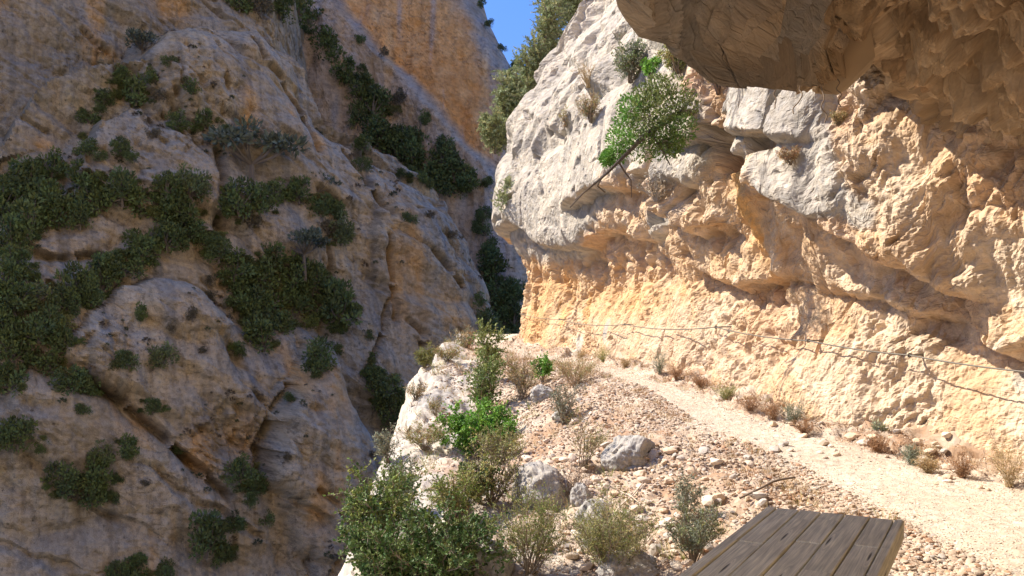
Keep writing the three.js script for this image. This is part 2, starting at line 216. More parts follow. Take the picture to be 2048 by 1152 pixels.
// where a direction meets the plain upright wall -> [along, height above the path]
const wallSY = (u, v) => { const dx = (u - CU) / F; for (let d = 6; d < 45; d += .02) { const i = wNear(dx * d, -d), w = WT[i]; if ((dx * d - w.x) * w.nx + (-d - w.z) * w.nz < 0) return [w.s, (HZ - v) / F * d - gPath(-w.z), d]; } return [WL, 0, 45]; };
const LIPS = [
  { a: 0.36, b: 0.24, up: 2.2, dn: 1.2, px: [[975, 470], [1010, 455], [1060, 452], [1110, 500], [1170, 502], [1215, 470], [1255, 470], [1290, 490]] },
  { a: 0.36, b: 0.24, up: .9, dn: .6, px: [[1175, 420], [1230, 395], [1300, 385], [1345, 410], [1400, 480], [1440, 470]] },
  { a: 0.30, b: 0.20, up: .8, dn: .5, px: [[1330, 480], [1380, 560], [1450, 590], [1520, 560]] },
  { a: 0.50, b: 0.32, up: .9, dn: .9, px: [[1575, 395], [1610, 415], [1650, 450], [1700, 490], [1760, 525], [1820, 560], [1860, 600]] },
  { a: 0.32, b: 0.24, up: .6, dn: .5, px: [[1840, 540], [1880, 590], [1910, 650], [1960, 715], [1990, 735], [2060, 700]] },
  { a: 0.29, b: 0.20, up: .5, dn: .35, px: [[1400, 300], [1440, 290], [1480, 305], [1520, 330]] },
  { a: 0.22, b: 0.16, up: .4, dn: .3, px: [[1530, 280], [1570, 285], [1620, 300]] },
  { a: 0.22, b: 0.16, up: .4, dn: .3, px: [[1640, 590], [1700, 600], [1760, 625], [1800, 640]] },
].map(l => { const p = l.px.map(([u, v]) => wallSY(u, v)).sort((a, b) => a[0] - b[0]); return { ...l, p, s0: p[0][0], s1: p[p.length - 1][0] }; });
const GREY = [[1090, 300, 130, 190, 1.2], [1180, 120, 160, 150, .9], [1130, 440, 60, 60, .8], [1160, 380, 60, 90, .9], [1420, 300, 60, 90, .7], [1640, 330, 70, 110, 1.1], [1600, 190, 110, 70, .9], [1690, 400, 50, 50, .6], [1300, 250, 100, 120, .7], [1330, 440, 22, 60, .6], [1780, 440, 40, 50, .6], [1198, 660, 8, 40, .7], [1150, 690, 10, 30, .7], [1990, 760, 30, 50, .55], [1530, 330, 20, 100, .5]].map(([u, v, a, b, k]) => { const [s, y, d] = wallSY(u, v), [s1] = wallSY(u + a, v); return [s, y, Math.abs(s1 - s) + .05, b / F * d, k]; });
const NOTCH = [[1490, 290, 30, 45, .55], [1575, 292, 26, 16, .4], [1330, 400, 14, 50, .4], [1000, 430, 14, 30, .4]].map(([u, v, a, b, k]) => { const [s, y, d] = wallSY(u, v), [s1] = wallSY(u + a, v); return [s, y, Math.abs(s1 - s) + .02, b / F * d, k]; });
function greyness(s, y, x, z) { let g = -.35 + .55 * fbm(s * .5, y * .5, 3.3, 4) + .3 * fbm(s * 2, y * 1.6, 8, 3); for (const [a, b, c, d, k] of GREY) { const q = ((s - a) / c) ** 2 + ((y - b) / d) ** 2; if (q < 5) g += k * Math.exp(-q * 1.1) * 1.5; } if (y > 5.2) g += (y - 5.2) * .5; return g; }
const WPRO = [[-3, 0], [0, .0], [1.5, -.16], [2.2, -.16], [2.9, .1], [3.7, .38], [4.5, .5], [6, .5], [7.5, .25], [9.4, -.75], [11.8, -2.3], [20, -9], [45, -26]];
let GY = 0;
let WK = 0;
function wallCoarse(s, y) { // the big shapes, as a distance out from the plan line
  const w = wAt(s), d = -w.z, k = d < 24 ? mix(.86, 1, sst(10, 24, d)) : 1;
  const g = GY = greyness(s, y), sm = sst(.15, .55, g);
  const ws = s + .12 * fbm(s * 1.3, y * 1.3, 2, 2), wy = y + .14 * fbm(s * 1.3, y * 1.3, 12, 2);
  let n = pchip(WPRO, y / k) + .36 * fbm(s * .28, y * .24, 1.1, 3);
  for (const l of LIPS) { if (ws < l.s0 - 1 || ws > l.s1 + 1) continue; const q = wy - lin(l.p, ws), e = sst(l.s0 - .9, l.s0 + .2, ws) * sst(l.s1 + .9, l.s1 - .2, ws);
    n += e * (q > 0 ? l.a * Math.exp(-q / l.up) * sst(-.04, .16, q) - l.b * Math.exp(q / -.1) : -l.b * Math.exp(q / l.dn)); }
  for (const [a, b, c, e, q] of NOTCH) { const r = Math.max(Math.abs(ws - a) / c, Math.abs(wy - b) / e); if (r < 1.3) n -= q * sst(1.15, .92, r); }
  const A = mix(1, .3, sm), lowf = sst(.6, 2.6, y), yb = wy * .9 + ws * .18;
  n += A * mix(.2, .34, sst(9.5, 13, d)) * (poly(ws * .8 + yb * .12, yb * .5, 2.6, .5) + .1) * mix(.4, 1, lowf);
  n += A * .13 * poly(ws * 1.9, yb * 1.4, 2.6, .5, 2) * mix(.3, 1, lowf);
  if (y > 5) n += .5 * poly(ws * .7, wy * .8, 2.2, .6, 8) * sst(5, 7, y) * (1 - .6 * sst(.3, .9, n3(s * .4, y * .4, 30)));
  WK = mix(.45, 1, lowf); return n; }
function wallFine(s, a, g, low) { // broken faces, laid along the surface itself (a: length up the face)
  const sm = sst(.15, .55, g), B = mix(.3, 1.25, sst(-.1, .22, fbm(s * .75, a * .6, 130, 3))), A = mix(1, .22, sm) * low * B, t = a * .9 + s * .18, w1 = .16 * n3(s * 2, a * 2, 1), w2 = .16 * n3(s * 2, a * 2, 5);
  let n = A * .14 * poly(s * 2.1 + w1, t * 1.7 + w2, 3, .6, 2) + A * .085 * poly(s * 4.6 + w1 * 2, t * 4 + w2 * 2, 3, .7, 4) + mix(.036, .012, sm) * B * poly(s * 11 + w1 * 3, t * 10, 2.6, .7, 6) + mix(.014, .008, sm) * poly(s * 24, t * 22, 2.6, .8, 7);
  const cr = ridged(s * .55 + 3, a * .42, 61, 2); if (cr > .64) n -= sm * (cr - .64) * 1.8;   // cracks and runnels in the smooth grey face
  const c3 = ridged(s * .9 + .25 * a, a * .5, 91, 2); if (c3 > .68) n -= (1 - sm) * (c3 - .68) * 1.5;
  const c2 = ridged(s * 1.6 + 8, a * 1.1, 65, 2); if (c2 > .66) n -= sm * (c2 - .66) * .6;
  return n; }
const wallOff = (s, y) => { const n = wallCoarse(s, y), g = GY; return n + wallFine(s, y, g, WK); };
const OCHRE = [[1500, 430, 26, 110, 1], [1240, 600, 90, 50, .5], [1110, 560, 80, 60, .4], [1060, 640, 40, 60, .5], [1430, 520, 40, 60, .4], [1490, 330, 30, 30, .6], [1050, 480, 30, 50, .5], [1175, 230, 12, 30, .9], [1010, 450, 20, 40, .6]].map(([u, v, a, b, k]) => { const [s, y, d] = wallSY(u, v), [s1] = wallSY(u + a, v); return [s, y, Math.abs(s1 - s) + .05, b / F * d, k]; });
function wallCol(s, y, g, a = y) {
  const w = wAt(s), d = -w.z, fine = fbm(s * 3, a * 3, 4, 4), mid = fbm(s * .7, a * .7, 14, 4); facet(s * 2.1 + .2 * fine, a * 2.4, 5, .5); const id = FID;
  let o = 0; for (const [u, b, c, e, k] of OCHRE) { const q = ((s - u) / c) ** 2 + ((y - b) / e) ** 2; if (q < 5) o += k * Math.exp(-q); }
  let c = mixc([.61, .425, .265], [.62, .49, .36], sst(-.22, .25, mid + .4 * fine + .25 * (id - .5)));
  c = mixc(c, [.58, .40, .27], sst(.05, .35, fbm(s * .5 + 9, a * .45, 44, 3)) * .6);       // pinkish
  c = mixc(c, [.66, .38, .14], clamp(o * 1.1 + sst(.22, .42, fbm(s * .9, a * .35, 24, 4)) * .5) * sst(-.4, .1, .3 + fine));
  c = mixc(c, [.64, .56, .43], sst(7, 10, 17 - d) * .45 * sst(-.3, .2, mid));               // paler beds where the wall is nearest
  c = mixc(c, [.35, .20, .10], sst(.3, .5, fbm(s * 1.6, a * 1.6, 90, 3)) * .4);
  const gr = mixc([.40, .37, .33], [.52, .47, .40], sst(-.2, .25, fine + mid)); c = mixc(c, gr, sst(.12, .4, g));
  c = mixc(c, [.12, .125, .15], sst(.3, .48, fbm(s * 1.1, a * .28, 71, 4)) * sst(2.0, 2.8, y) * .55);  // dark water streaks
  const k = 1 + .26 * fine + .1 * (id - .5); return [c[0] * k, c[1] * k, c[2] * k];
}
const wallPos = (s, y, n) => { const w = wAt(s); return [w.x + w.nx * n, y + gPath(-w.z), w.z + w.nz * n]; };
{ // columns closer together where the wall is near the eye
  const sA = wcurve.getLength() * 0, cols = []; let s = wNear(6.3, 0); s = WT[s].s; const sEnd = WT[wNear(4, -34)].s; let step;
  for (; s < sEnd; s += step) { cols.push(s); const w = wAt(s), D = Math.max(7, Math.hypot(w.x, w.z)), d = -w.z; step = Math.max(.015, D * (d > 28 ? .0045 : d < 7.5 ? .012 : .0021)); }
  const R = 372, NF = 700, yy = new Float64Array(NF), nn = new Float64Array(NF), ar = new Float64Array(NF), gg = new Float32Array(cols.length * R), ya = new Float32Array(cols.length * R), aa = new Float32Array(cols.length * R), kk = new Float32Array(cols.length * R);
  const g = gridGeo(cols.length, R, (i, j, o) => { const s = cols[i];
    if (j === 0) { const w = wAt(s), D = clamp(-w.z, 8, 30), H = mix(5.2, 14.5, (D - 8) / 22); for (let k = 0; k < NF; k++) { yy[k] = -.5 + (H + .5) * k / (NF - 1); nn[k] = wallCoarse(s, yy[k]); ar[k] = k ? ar[k - 1] + Math.hypot(yy[k] - yy[k - 1], (nn[k] - nn[k - 1]) * .8) : -.5; }
      let k = 1; for (let q = 0; q < R; q++) { const t = mix(-.5, ar[NF - 1], q / (R - 1)); while (k < NF - 1 && ar[k] < t) k++; const f = clamp((t - ar[k - 1]) / (ar[k] - ar[k - 1] + 1e-9)); ya[i * R + q] = mix(yy[k - 1], yy[k], f); aa[i * R + q] = t; } }
    const m = i * R + j, y = ya[m], n = wallCoarse(s, y); gg[m] = GY; kk[m] = WK; const c = wallCol(s, y, GY, aa[m]), p = wallPos(s, y, n);
    o[0] = p[0]; o[1] = p[1]; o[2] = p[2]; o[3] = c[0]; o[4] = c[1]; o[5] = c[2]; o[6] = s; o[7] = aa[m]; });
  { const P = g.attributes.position.array, N0 = g.attributes.normal.array, N = new Float32Array(N0.length), nc = cols.length;   // displace along the face's broad direction
    for (let i = 0; i < nc; i++) { const w = wAt(cols[i]); for (let j = 0; j < R; j++) { let x = 0, y = 0, z = 0; for (let a = -6; a <= 6; a += 3) for (let b = -6; b <= 6; b += 3) { const m = (clamp(i + a, 0, nc - 1) * R + clamp(j + b, 0, R - 1)) * 3; x += N0[m]; y += N0[m + 1]; z += N0[m + 2]; } const l = Math.hypot(x, y, z) || 1, sg = x * w.nx + z * w.nz < 0 ? -1 : 1; x = x / l * sg + .6 * w.nx; y = y / l * sg; z = z / l * sg + .6 * w.nz; const k = Math.hypot(x, y, z) || 1, m = (i * R + j) * 3; N[m] = x / k; N[m + 1] = y / k; N[m + 2] = z / k; } } for (let i = 0; i < cols.length; i++) for (let j = 0; j < R; j++) { const m = i * R + j, f = wallFine(cols[i], aa[m], gg[m], kk[m]); P[m * 3] += N[m * 3] * f; P[m * 3 + 1] += N[m * 3 + 1] * f; P[m * 3 + 2] += N[m * 3 + 2] * f; } g.computeVertexNormals(); }
  struct('path_cutting_cliff', g, rockMat(.05, 1.7, rockGrain, true)); console.log('wall columns', cols.length);
  const up = gridGeo(160, 60, (i, j, o) => { const s = mix(WT[wNear(6.3, 0)].s, sEnd, i / 159), w = wAt(s), D = clamp(-w.z, 8, 30), H = mix(5.2, 14.5, (D - 8) / 22) - .15, y = H + 34 * (j / 59) ** 1.6, n = wallOff(s, y) - .05, c = wallCol(s, y, GY), p = wallPos(s, y, n);
    o[0] = p[0]; o[1] = p[1]; o[2] = p[2]; o[3] = c[0]; o[4] = c[1]; o[5] = c[2]; o[6] = s; o[7] = y; });
  struct('cutting_cliff_crest', up, rockMat(.05, 2)); }
const wallHit = (u, v) => { const dx = (u - CU) / F, dy = (HZ - v) / F; for (let d = 6; d < 45; d += .03) { const i = wNear(dx * d, -d), w = WT[i], n = (dx * d - w.x) * w.nx + (-d - w.z) * w.nz; if (n < 2.5 && n < wallOff(w.s, dy * d - gPath(-w.z))) return new THREE.Vector3(dx * d, dy * d, -d); } return null; };
stage('wall');

// ---- the overhang above the camera: lip line and foot line, a broken vault between them
const LIP = [[4.2, 3.5, -9.95], [3.2, 2.62, -7.55], [2.4, 2.25, -6.75], [1.7, 1.98, -6.0], [1.3, 1.94, -5.8], [1.0, 2.06, -5.65], [.65, 2.12, -5.3], [.35, 2.24, -5.05], [-.1, 2.65, -5.4], [-1, 3.1, -5.9], [-2.3, 3.3, -6.6], [-3.4, 3.4, -6.4], [-4.1, 3.45, -5.2], [-4.3, 3.5, -3], [-4.1, 3.5, 1.5]];
const FOOT = [[4.35, 3.4, -9.9], [4.5, 2.9, -9.7], [4.85, 2.35, -9.25], [5.1, 1.95, -8.95], [5.35, 1.55, -8.55], [5.55, 1.25, -8.1], [5.75, 1.1, -7.5], [5.95, .95, -6.8], [6.05, .85, -6.2], [6.2, .8, -5.4], [6.35, .8, -4.4], [6.45, .8, -3], [6.5, .8, -1.6], [6.5, .8, 0], [6.6, .8, 1.5]];
{ const cl = new THREE.CatmullRomCurve3(LIP.map(p => new THREE.Vector3(...p)), false, 'centripetal'), cf = new THREE.CatmullRomCurve3(FOOT.map(p => new THREE.Vector3(...p)), false, 'centripetal');
  const NB = 480, NA = 300, a = new THREE.Vector3(), b = new THREE.Vector3(), e = new THREE.Vector3();
  const fs = [0]; { const p0 = new THREE.Vector3(), q0 = new THREE.Vector3(); for (let k = 1; k <= 700; k++) { const f = k / 700; cl.getPoint((k - 1) / 700, p0); cf.getPoint((k - 1) / 700, q0); cl.getPoint(f, a); cf.getPoint(f, b); fs.push(fs[k - 1] + (f > .6 ? .12 : 1) * Math.max(p0.distanceTo(a), q0.distanceTo(b))); } }   // even columns along the visible part
  const bt = i => { const t = fs[700] * i / (NB - 1); let lo = 0, hi = 700; while (hi - lo > 1) { const m = (lo + hi) >> 1; fs[m] < t ? lo = m : hi = m; } return (lo + (t - fs[lo]) / (fs[hi] - fs[lo] + 1e-9)) / 700; };
  const raw = (i, t, out) => { const f = bt(i); cl.getPoint(f, a); cf.getPoint(f, b);
    if (t < 0) { out.copy(a); out.y += -t * 7; out.lerp(e.set(7.5, a.y + 7, a.z * .6 + 1), clamp((-t - .05) * 1.4)); return out; }     // outer face and top of the block
    const len = Math.hypot(b.x - a.x, b.z - a.z); out.lerpVectors(a, b, t); const drop = a.y - b.y;
    out.y = a.y - drop * Math.pow(t, 2.6) + .16 * len * Math.sin(Math.PI * Math.pow(t, .8)) * .9; return out; };
  const p = new THREE.Vector3(), q = new THREE.Vector3(), r = new THREE.Vector3(), n = new THREE.Vector3();
  const g = gridGeo(NB, NA, (i, j, o) => {
    const f = j / (NA - 1), t = f < .1 ? mix(-.42, -.05, f / .1) : f < .32 ? mix(-.05, .13, (f - .1) / .22) : mix(.13, 1.04, (f - .32) / .68); raw(i, t, p); raw(Math.min(NB - 1, i + 1), t, q); if (i === NB - 1) { raw(i - 1, t, q); q.sub(p).negate(); } else q.sub(p); raw(i, t + .004, r); r.sub(p); n.crossVectors(r, q).normalize();
    if (t < .12) { r.set(a.x - b.x, 0, a.z - b.z).normalize(); r.y = .15; n.set(0, -1, 0).lerp(r, 1 - sst(-.05, .12, t)).normalize(); }
    const X = p.x, Y = p.y, Z = p.z, wx = X + .12 * fbm(X * .9, Y * .9, Z * .9, 3), wy = Y + .12 * fbm(X * .9 + 7, Y * .9, Z * .9, 3), wz = Z + .12 * fbm(X * .9, Y * .9 + 5, Z * .9, 3);
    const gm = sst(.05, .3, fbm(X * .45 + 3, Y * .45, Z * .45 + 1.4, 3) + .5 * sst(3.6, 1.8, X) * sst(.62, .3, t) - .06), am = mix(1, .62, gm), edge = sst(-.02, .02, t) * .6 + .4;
    const ra = wx + .6 * wy, rb = wz - .6 * wy; let h = .5 * fbm(X * .35, Y * .35, Z * .35, 3) * edge; h += mix(1, .6, gm) * .36 * poly(ra * .8, rb * .8, 2.4, .6, 11);
    h += am * .26 * poly(ra * 2.2 + .3, rb * 1.9, 3, .8, 12); const id = PID; h += mix(1, .65, gm) * .24 * poly(ra * 4.4, rb * 4, 3.6, 1, 13) + mix(1, .5, gm) * .09 * poly(ra * 12, rb * 11, 2.8, .9, 14) + .012 * fbm(X * 9, Y * 9, Z * 9, 3);
    h *= .75; p.addScaledVector(n, h * (sst(-.3, -.05, t) * .6 + .4));
    const fine = fbm(X * 2.4, Y * 2.4, Z * 2.4, 4); let c = mixc([.43, .30, .175], [.52, .385, .245], sst(-.2, .25, fine + .5 * (id - .5))); c = mixc(c, [.50, .27, .13], sst(.15, .4, fbm(X * .9, Y * .9 + 3, Z * .9, 3)) * .55); c = mixc(c, [.27, .255, .235], gm * .92); const k = 1 + .35 * fine;  // tan darker than the wall's same rock to deepen shade; grey patina patches
    o[0] = p.x; o[1] = p.y; o[2] = p.z; o[3] = c[0] * k; o[4] = c[1] * k; o[5] = c[2] * k; o[6] = X + Y * .7; o[7] = Z + Y * .7; });
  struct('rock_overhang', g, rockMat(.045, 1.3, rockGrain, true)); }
stage('overhang');

// ---- unseen slope added behind the camera to bounce warm light, and the gorge floor
{ const pl = new THREE.CatmullRomCurve3([[15, -44], [11, -25], [9.5, -8], [9, 6], [8, 20], [0, 38], [-18, 52], [-45, 60]].map(p => new THREE.Vector3(p[0], 0, p[1])));
  const g = gridGeo(120, 70, (i, j, o) => { const t = i / 119, p = pl.getPoint(t), q = pl.getTangent(t), nx = -q.z, nz = q.x, y = mix(-45, 150, j / 69), low = sst(.3, .52, t), k = y < 9 ? mix(7, -2, low) : 7 - 5 * low + .42 * (y - 9), h = k - 3 * fbm(i * .12, y * .06, 3, 4) - 1.2 * facet(i * .3, y * .15, 2, .9);
    const f = fbm(i * .3, y * .2, 5, 4), c = mixc([.60, .45, .28], [.54, .45, .34], sst(-.2, .25, f)); o[0] = p.x - nx * h * -1 * -1; o[1] = y; o[2] = p.z - nz * h; o[3] = c[0]; o[4] = c[1]; o[5] = c[2]; o[6] = t * 130; o[7] = y; });
  struct('bounce_mountainside', g, rockMat(.1, 4));
  const fl = gridGeo(60, 90, (i, j, o) => { const x = mix(-110, 60, i / 59), z = mix(-170, 90, j / 89), y = -38 + 3 * fbm(x * .08, z * .08, 2, 4), f = fbm(x * .2, z * .2, 6, 4), c = mixc([.30, .27, .22], [.14, .16, .09], sst(-.1, .2, f)); o[0] = x; o[1] = y; o[2] = z; o[3] = c[0]; o[4] = c[1]; o[5] = c[2]; o[6] = x; o[7] = z; });
  struct('gorge_floor_ground', fl, rockMat(.1, 4)); }

// ---- the bench that carries the path, and its outer bank down to the crest of the drop
const CREST = [[-12, -1.6, -2.0], [0, -1.5, -2.05], [5, -1.35, -2.2], [7.5, -1.5, -2.25], [9.5, -1.82, -2.25], [12, -2.12, -2.2], [14.5, -2.2, -2.0], [17, -2.4, -1.5], [21, -2.5, -.75], [25, -2.35, -.12], [27.5, -1.75, .22], [31, -2.2, .42], [40, -2.6, .2]];
const PLEFT = [[-12, 2.6], [5, 3.1], [7.5, 3.0], [8.8, 2.95], [11, 2.3], [13.5, 2.0], [17, 1.45], [22.5, .45], [25.8, -.45], [27.4, -1.0], [31, -1.7], [40, -2]];
const crX = d => lin(CREST.map(c => [c[0], c[1]]), d), crY = d => lin(CREST.map(c => [c[0], c[2]]), d), plX = d => lin(PLEFT, d);
const wallX = d => { const w = WT[wNear(lin([[-12, 6.9], [0, 6.3], [8.6, 5.25], [11, 3.98], [17, 2.85], [22, 1.95], [27.3, .1], [31, .9], [40, 11]], d), -d)]; return w.x; };
const gcv = new THREE.CatmullRomCurve3(), CK = [];
function bankSection(d) { const cx = crX(d), cy = crY(d), px = plX(d), py = gPath(d), wx = d > 29 ? Math.max(wallX(d), -1 + (d - 29) * 1.2) : wallX(d), gul = .38 * sst(10, 12.5, d) * sst(20.5, 17, d);
  return [[cx - 9, cy - 38], [cx - 3.4, cy - 13], [cx - 1.1, cy - 3.4], [cx - .28, cy - .75], [cx, cy - .02], [mix(cx, px, .22), mix(cy, py, .24) + .1 - gul * .3], [mix(cx, px, .45), mix(cy, py, .46) - gul], [mix(cx, px, .74), mix(cy, py, .78) - .04 - gul * .3], [px, py], [mix(px, wx, .5), py + .03], [wx - .45, py + .02], [wx + .0, py + .12], [wx + 1.2, py + .5]]; }
const GX0 = -5, GX1 = 8, GZ1 = 38, GC = .05, GNX = Math.round((GX1 - GX0) / GC), GNZ = Math.round((GZ1 + 6) / GC), GH = new Float32Array(GNX * GNZ).fill(-999);
{ const ds = []; for (let d = -6; d < 38;) { ds.push(d); d += d < 3.4 ? .3 : Math.max(.028, d * (d > 30 ? .006 : .0042)); }
  const ts = []; for (let j = 0; j < 310; j++) { const f = j / 309; ts.push(f < .14 ? f / .14 * 2.6 / 12 : (2.6 + (f - .14) / .86 * 9.4) / 12); }
  const pts = []; let sec, cv;
  const g = gridGeo(ds.length, ts.length, (i, j, o) => { const d = ds[i]; if (j === 0) { sec = bankSection(d); cv = new THREE.CatmullRomCurve3(sec.map(p => new THREE.Vector3(p[0], p[1], 0)), false, 'catmullrom', .4); }
    const p = cv.getPoint(ts[j]), x0 = p.x, z0 = -d, k = ts[j] * 12; p.z = z0;
    const cx = crX(d), px = plX(d), wx = sec[11][0];
    const onPath = sst(px - .35, px + .35, x0 + .35 * fbm(d * .6, x0, 3, 3)) * sst(wx - .25, wx - .65, x0 + .3 * fbm(d, x0, 9, 2)), edge = clamp((x0 - cx) / (px - cx));
    const wide = sst(12, 14.5, d) * sst(26, 22, d); let rock = 1 - sst(.2 + .2 * wide, .5 + .16 * wide, edge + .5 * fbm(x0 * .6, d * .45, 21, 3)); if (k < 4) rock = 1; rock = Math.max(rock, sst(.22, .36, fbm(x0 * .7 + 4, d * .55, 40, 3)) * (1 - onPath) * .9);
    const wxn = x0 + .2 * fbm(x0 * 1.2, p.y, d * 1.2, 3), wzn = d + .2 * fbm(x0 * 1.2, p.y + 6, d * 1.2, 3);
    let h = rock * (.34 * poly(wxn * .75 + p.y * .3, wzn * .5 - p.y * .4, 2.2, .5, 21) + .16 * poly(wxn * 2 + p.y, wzn * 1.4 - p.y, 2.2, .6, 22) + .07 * poly(wxn * 5 + p.y * 3, wzn * 4 - p.y * 3, 2.2, .6, 23) + .03 * ridged(x0 * 3, p.y * 3, d * 3, 3));
    h += (1 - rock) * (1 - onPath) * (.16 * fbm(x0 * .9, d * .9, 5, 4) + .05 * facet(x0 * 6, d * 6, 1, .6) + .03 * facet(x0 * 12, d * 12, 4, .6));
    h += onPath * (.035 * fbm(x0 * 1.1, d * .5, 8, 3) + .012 * n3(x0 * 9, d * 9, 3) - .025 * Math.exp(-(((x0 - mix(px, wx, .45)) / .4) ** 2))); if (k > 10.3) h += .1 * facet(x0 * 4, d * 4, 2, .8) * sst(wx - .7, wx - .2, x0);
    if (k < 4.2) { p.x -= h * .8; p.y += h * .5; } else p.y += h;
    const fine = fbm(x0 * 4, d * 4, 2, 4), mid = fbm(x0 * .8, d * .8, 12, 3); facet(x0 * 9, d * 9, 6, .5); const id = FID;
    let c = mixc([.47, .36, .27], [.36, .235, .155], sst(-.1, .3, mid + .5 * fine)); c = mixc(c, [.58, .50, .41], (id > .55 ? .6 : 0));           // stony soil
    c = mixc(c, [.33, .19, .10], sst(.0, .3, fbm(x0 * 1.4 + 5, d * 1.1, 31, 4)) * .7);                                                            // dead grass and needles
    let gr = mixc([.56, .50, .42], [.40, .38, .355], sst(-.2, .25, fbm(x0 * .9, p.y * .9, d * .7, 4))); gr = mixc(gr, [.30, .29, .28], sst(.2, .45, fbm(x0 * 2, p.y * 1.2, d * 1.6 + 3, 4)) * .7); if (d < 13 && edge > .3) gr = mixc(gr, [.30, .295, .29], .7);
    c = mixc(c, gr, rock * sst(-.5, .2, fine + .45)); c = mixc(c, mixc([.63, .55, .455], [.57, .48, .385], sst(-.2, .3, mid + fine)), onPath);
    const q = 1 + .3 * fine; o[0] = p.x; o[1] = p.y; o[2] = p.z; o[3] = c[0] * q; o[4] = c[1] * q; o[5] = c[2] * q; o[6] = x0; o[7] = d - p.y * (k < 4 ? 1 : 0);
  });
  struct('bank_and_path_ground', g, rockMat(.02, 1.1));
  const P = g.attributes.position.array, nv = ts.length; const put = (x, y, z) => { const a = Math.floor((x - GX0) / GC), b = Math.floor((-z + 6) / GC); if (a >= 0 && a < GNX && b >= 0 && b < GNZ) { const q = b * GNX + a; if (y > GH[q]) GH[q] = y; } };
  for (let i = 0; i < ds.length - 1; i++) for (let j = 0; j < nv - 1; j++) { const a = (i * nv + j) * 3, b = a + nv * 3, c = a + 3, e = b + 3, m = Math.max(1, Math.ceil(Math.hypot(P[e] - P[a], P[e + 2] - P[a + 2]) / GC * 1.3)); for (let u = 0; u < m; u++) for (let v = 0; v < m; v++) { const s = u / m, t = v / m; put(mix(mix(P[a], P[b], s), mix(P[c], P[e], s), t), mix(mix(P[a + 1], P[b + 1], s), mix(P[c + 1], P[e + 1], s), t), mix(mix(P[a + 2], P[b + 2], s), mix(P[c + 2], P[e + 2], s), t)); } }
}
const groundY = (x, z) => { const a = Math.floor((x - GX0) / GC), b = Math.floor((-z + 6) / GC); return a >= 0 && a < GNX && b >= 0 && b < GNZ ? GH[b * GNX + a] : -999; };
const groundHit = (u, v) => { const dx = (u - CU) / F, dy = (HZ - v) / F; for (let d = 3; d < 37; d += .02) { const y = groundY(dx * d, -d); if (y > -90 && dy * d <= y) return new THREE.Vector3(dx * d, y, -d); } return null; };
stage('ground');

// ================================================================ LOOSE STONE
const stoneGeo = (seed, flat, big) => { const g = new THREE.IcosahedronGeometry(1, big ? 3 : 1), p = g.attributes.position, r = rng(seed), ox = r() * 50; const pl = [...Array(9)].map(() => new THREE.Vector3(r() - .5, r() - .5, r() - .5).normalize()), dd = pl.map(() => .55 + .4 * r()), v = new THREE.Vector3();
  for (let i = 0; i < p.count; i++) { v.fromBufferAttribute(p, i).normalize(); let k = 1; pl.forEach((n, q) => { const c = n.dot(v); if (c > .01) k = Math.min(k, dd[q] / c); }); k *= 1 + .14 * fbm(v.x * 2 + ox, v.y * 2, v.z * 2, 3); v.multiplyScalar(k); p.setXYZ(i, v.x, v.y * flat, v.z); }
  g.computeVertexNormals(); return g; };
const stoneMats = [[.60, .52, .43], [.50, .41, .33], [.42, .38, .34], [.56, .43, .31]].map(c => new THREE.MeshStandardMaterial({ color: new THREE.Color().setRGB(...c), roughness: .95, flatShading: true }));
const stoneGeos = [...Array(6)].map((_, i) => stoneGeo(40 + i, .55 + .08 * (i % 3)));
const bank = scene.getObjectByName('bank_and_path_ground');
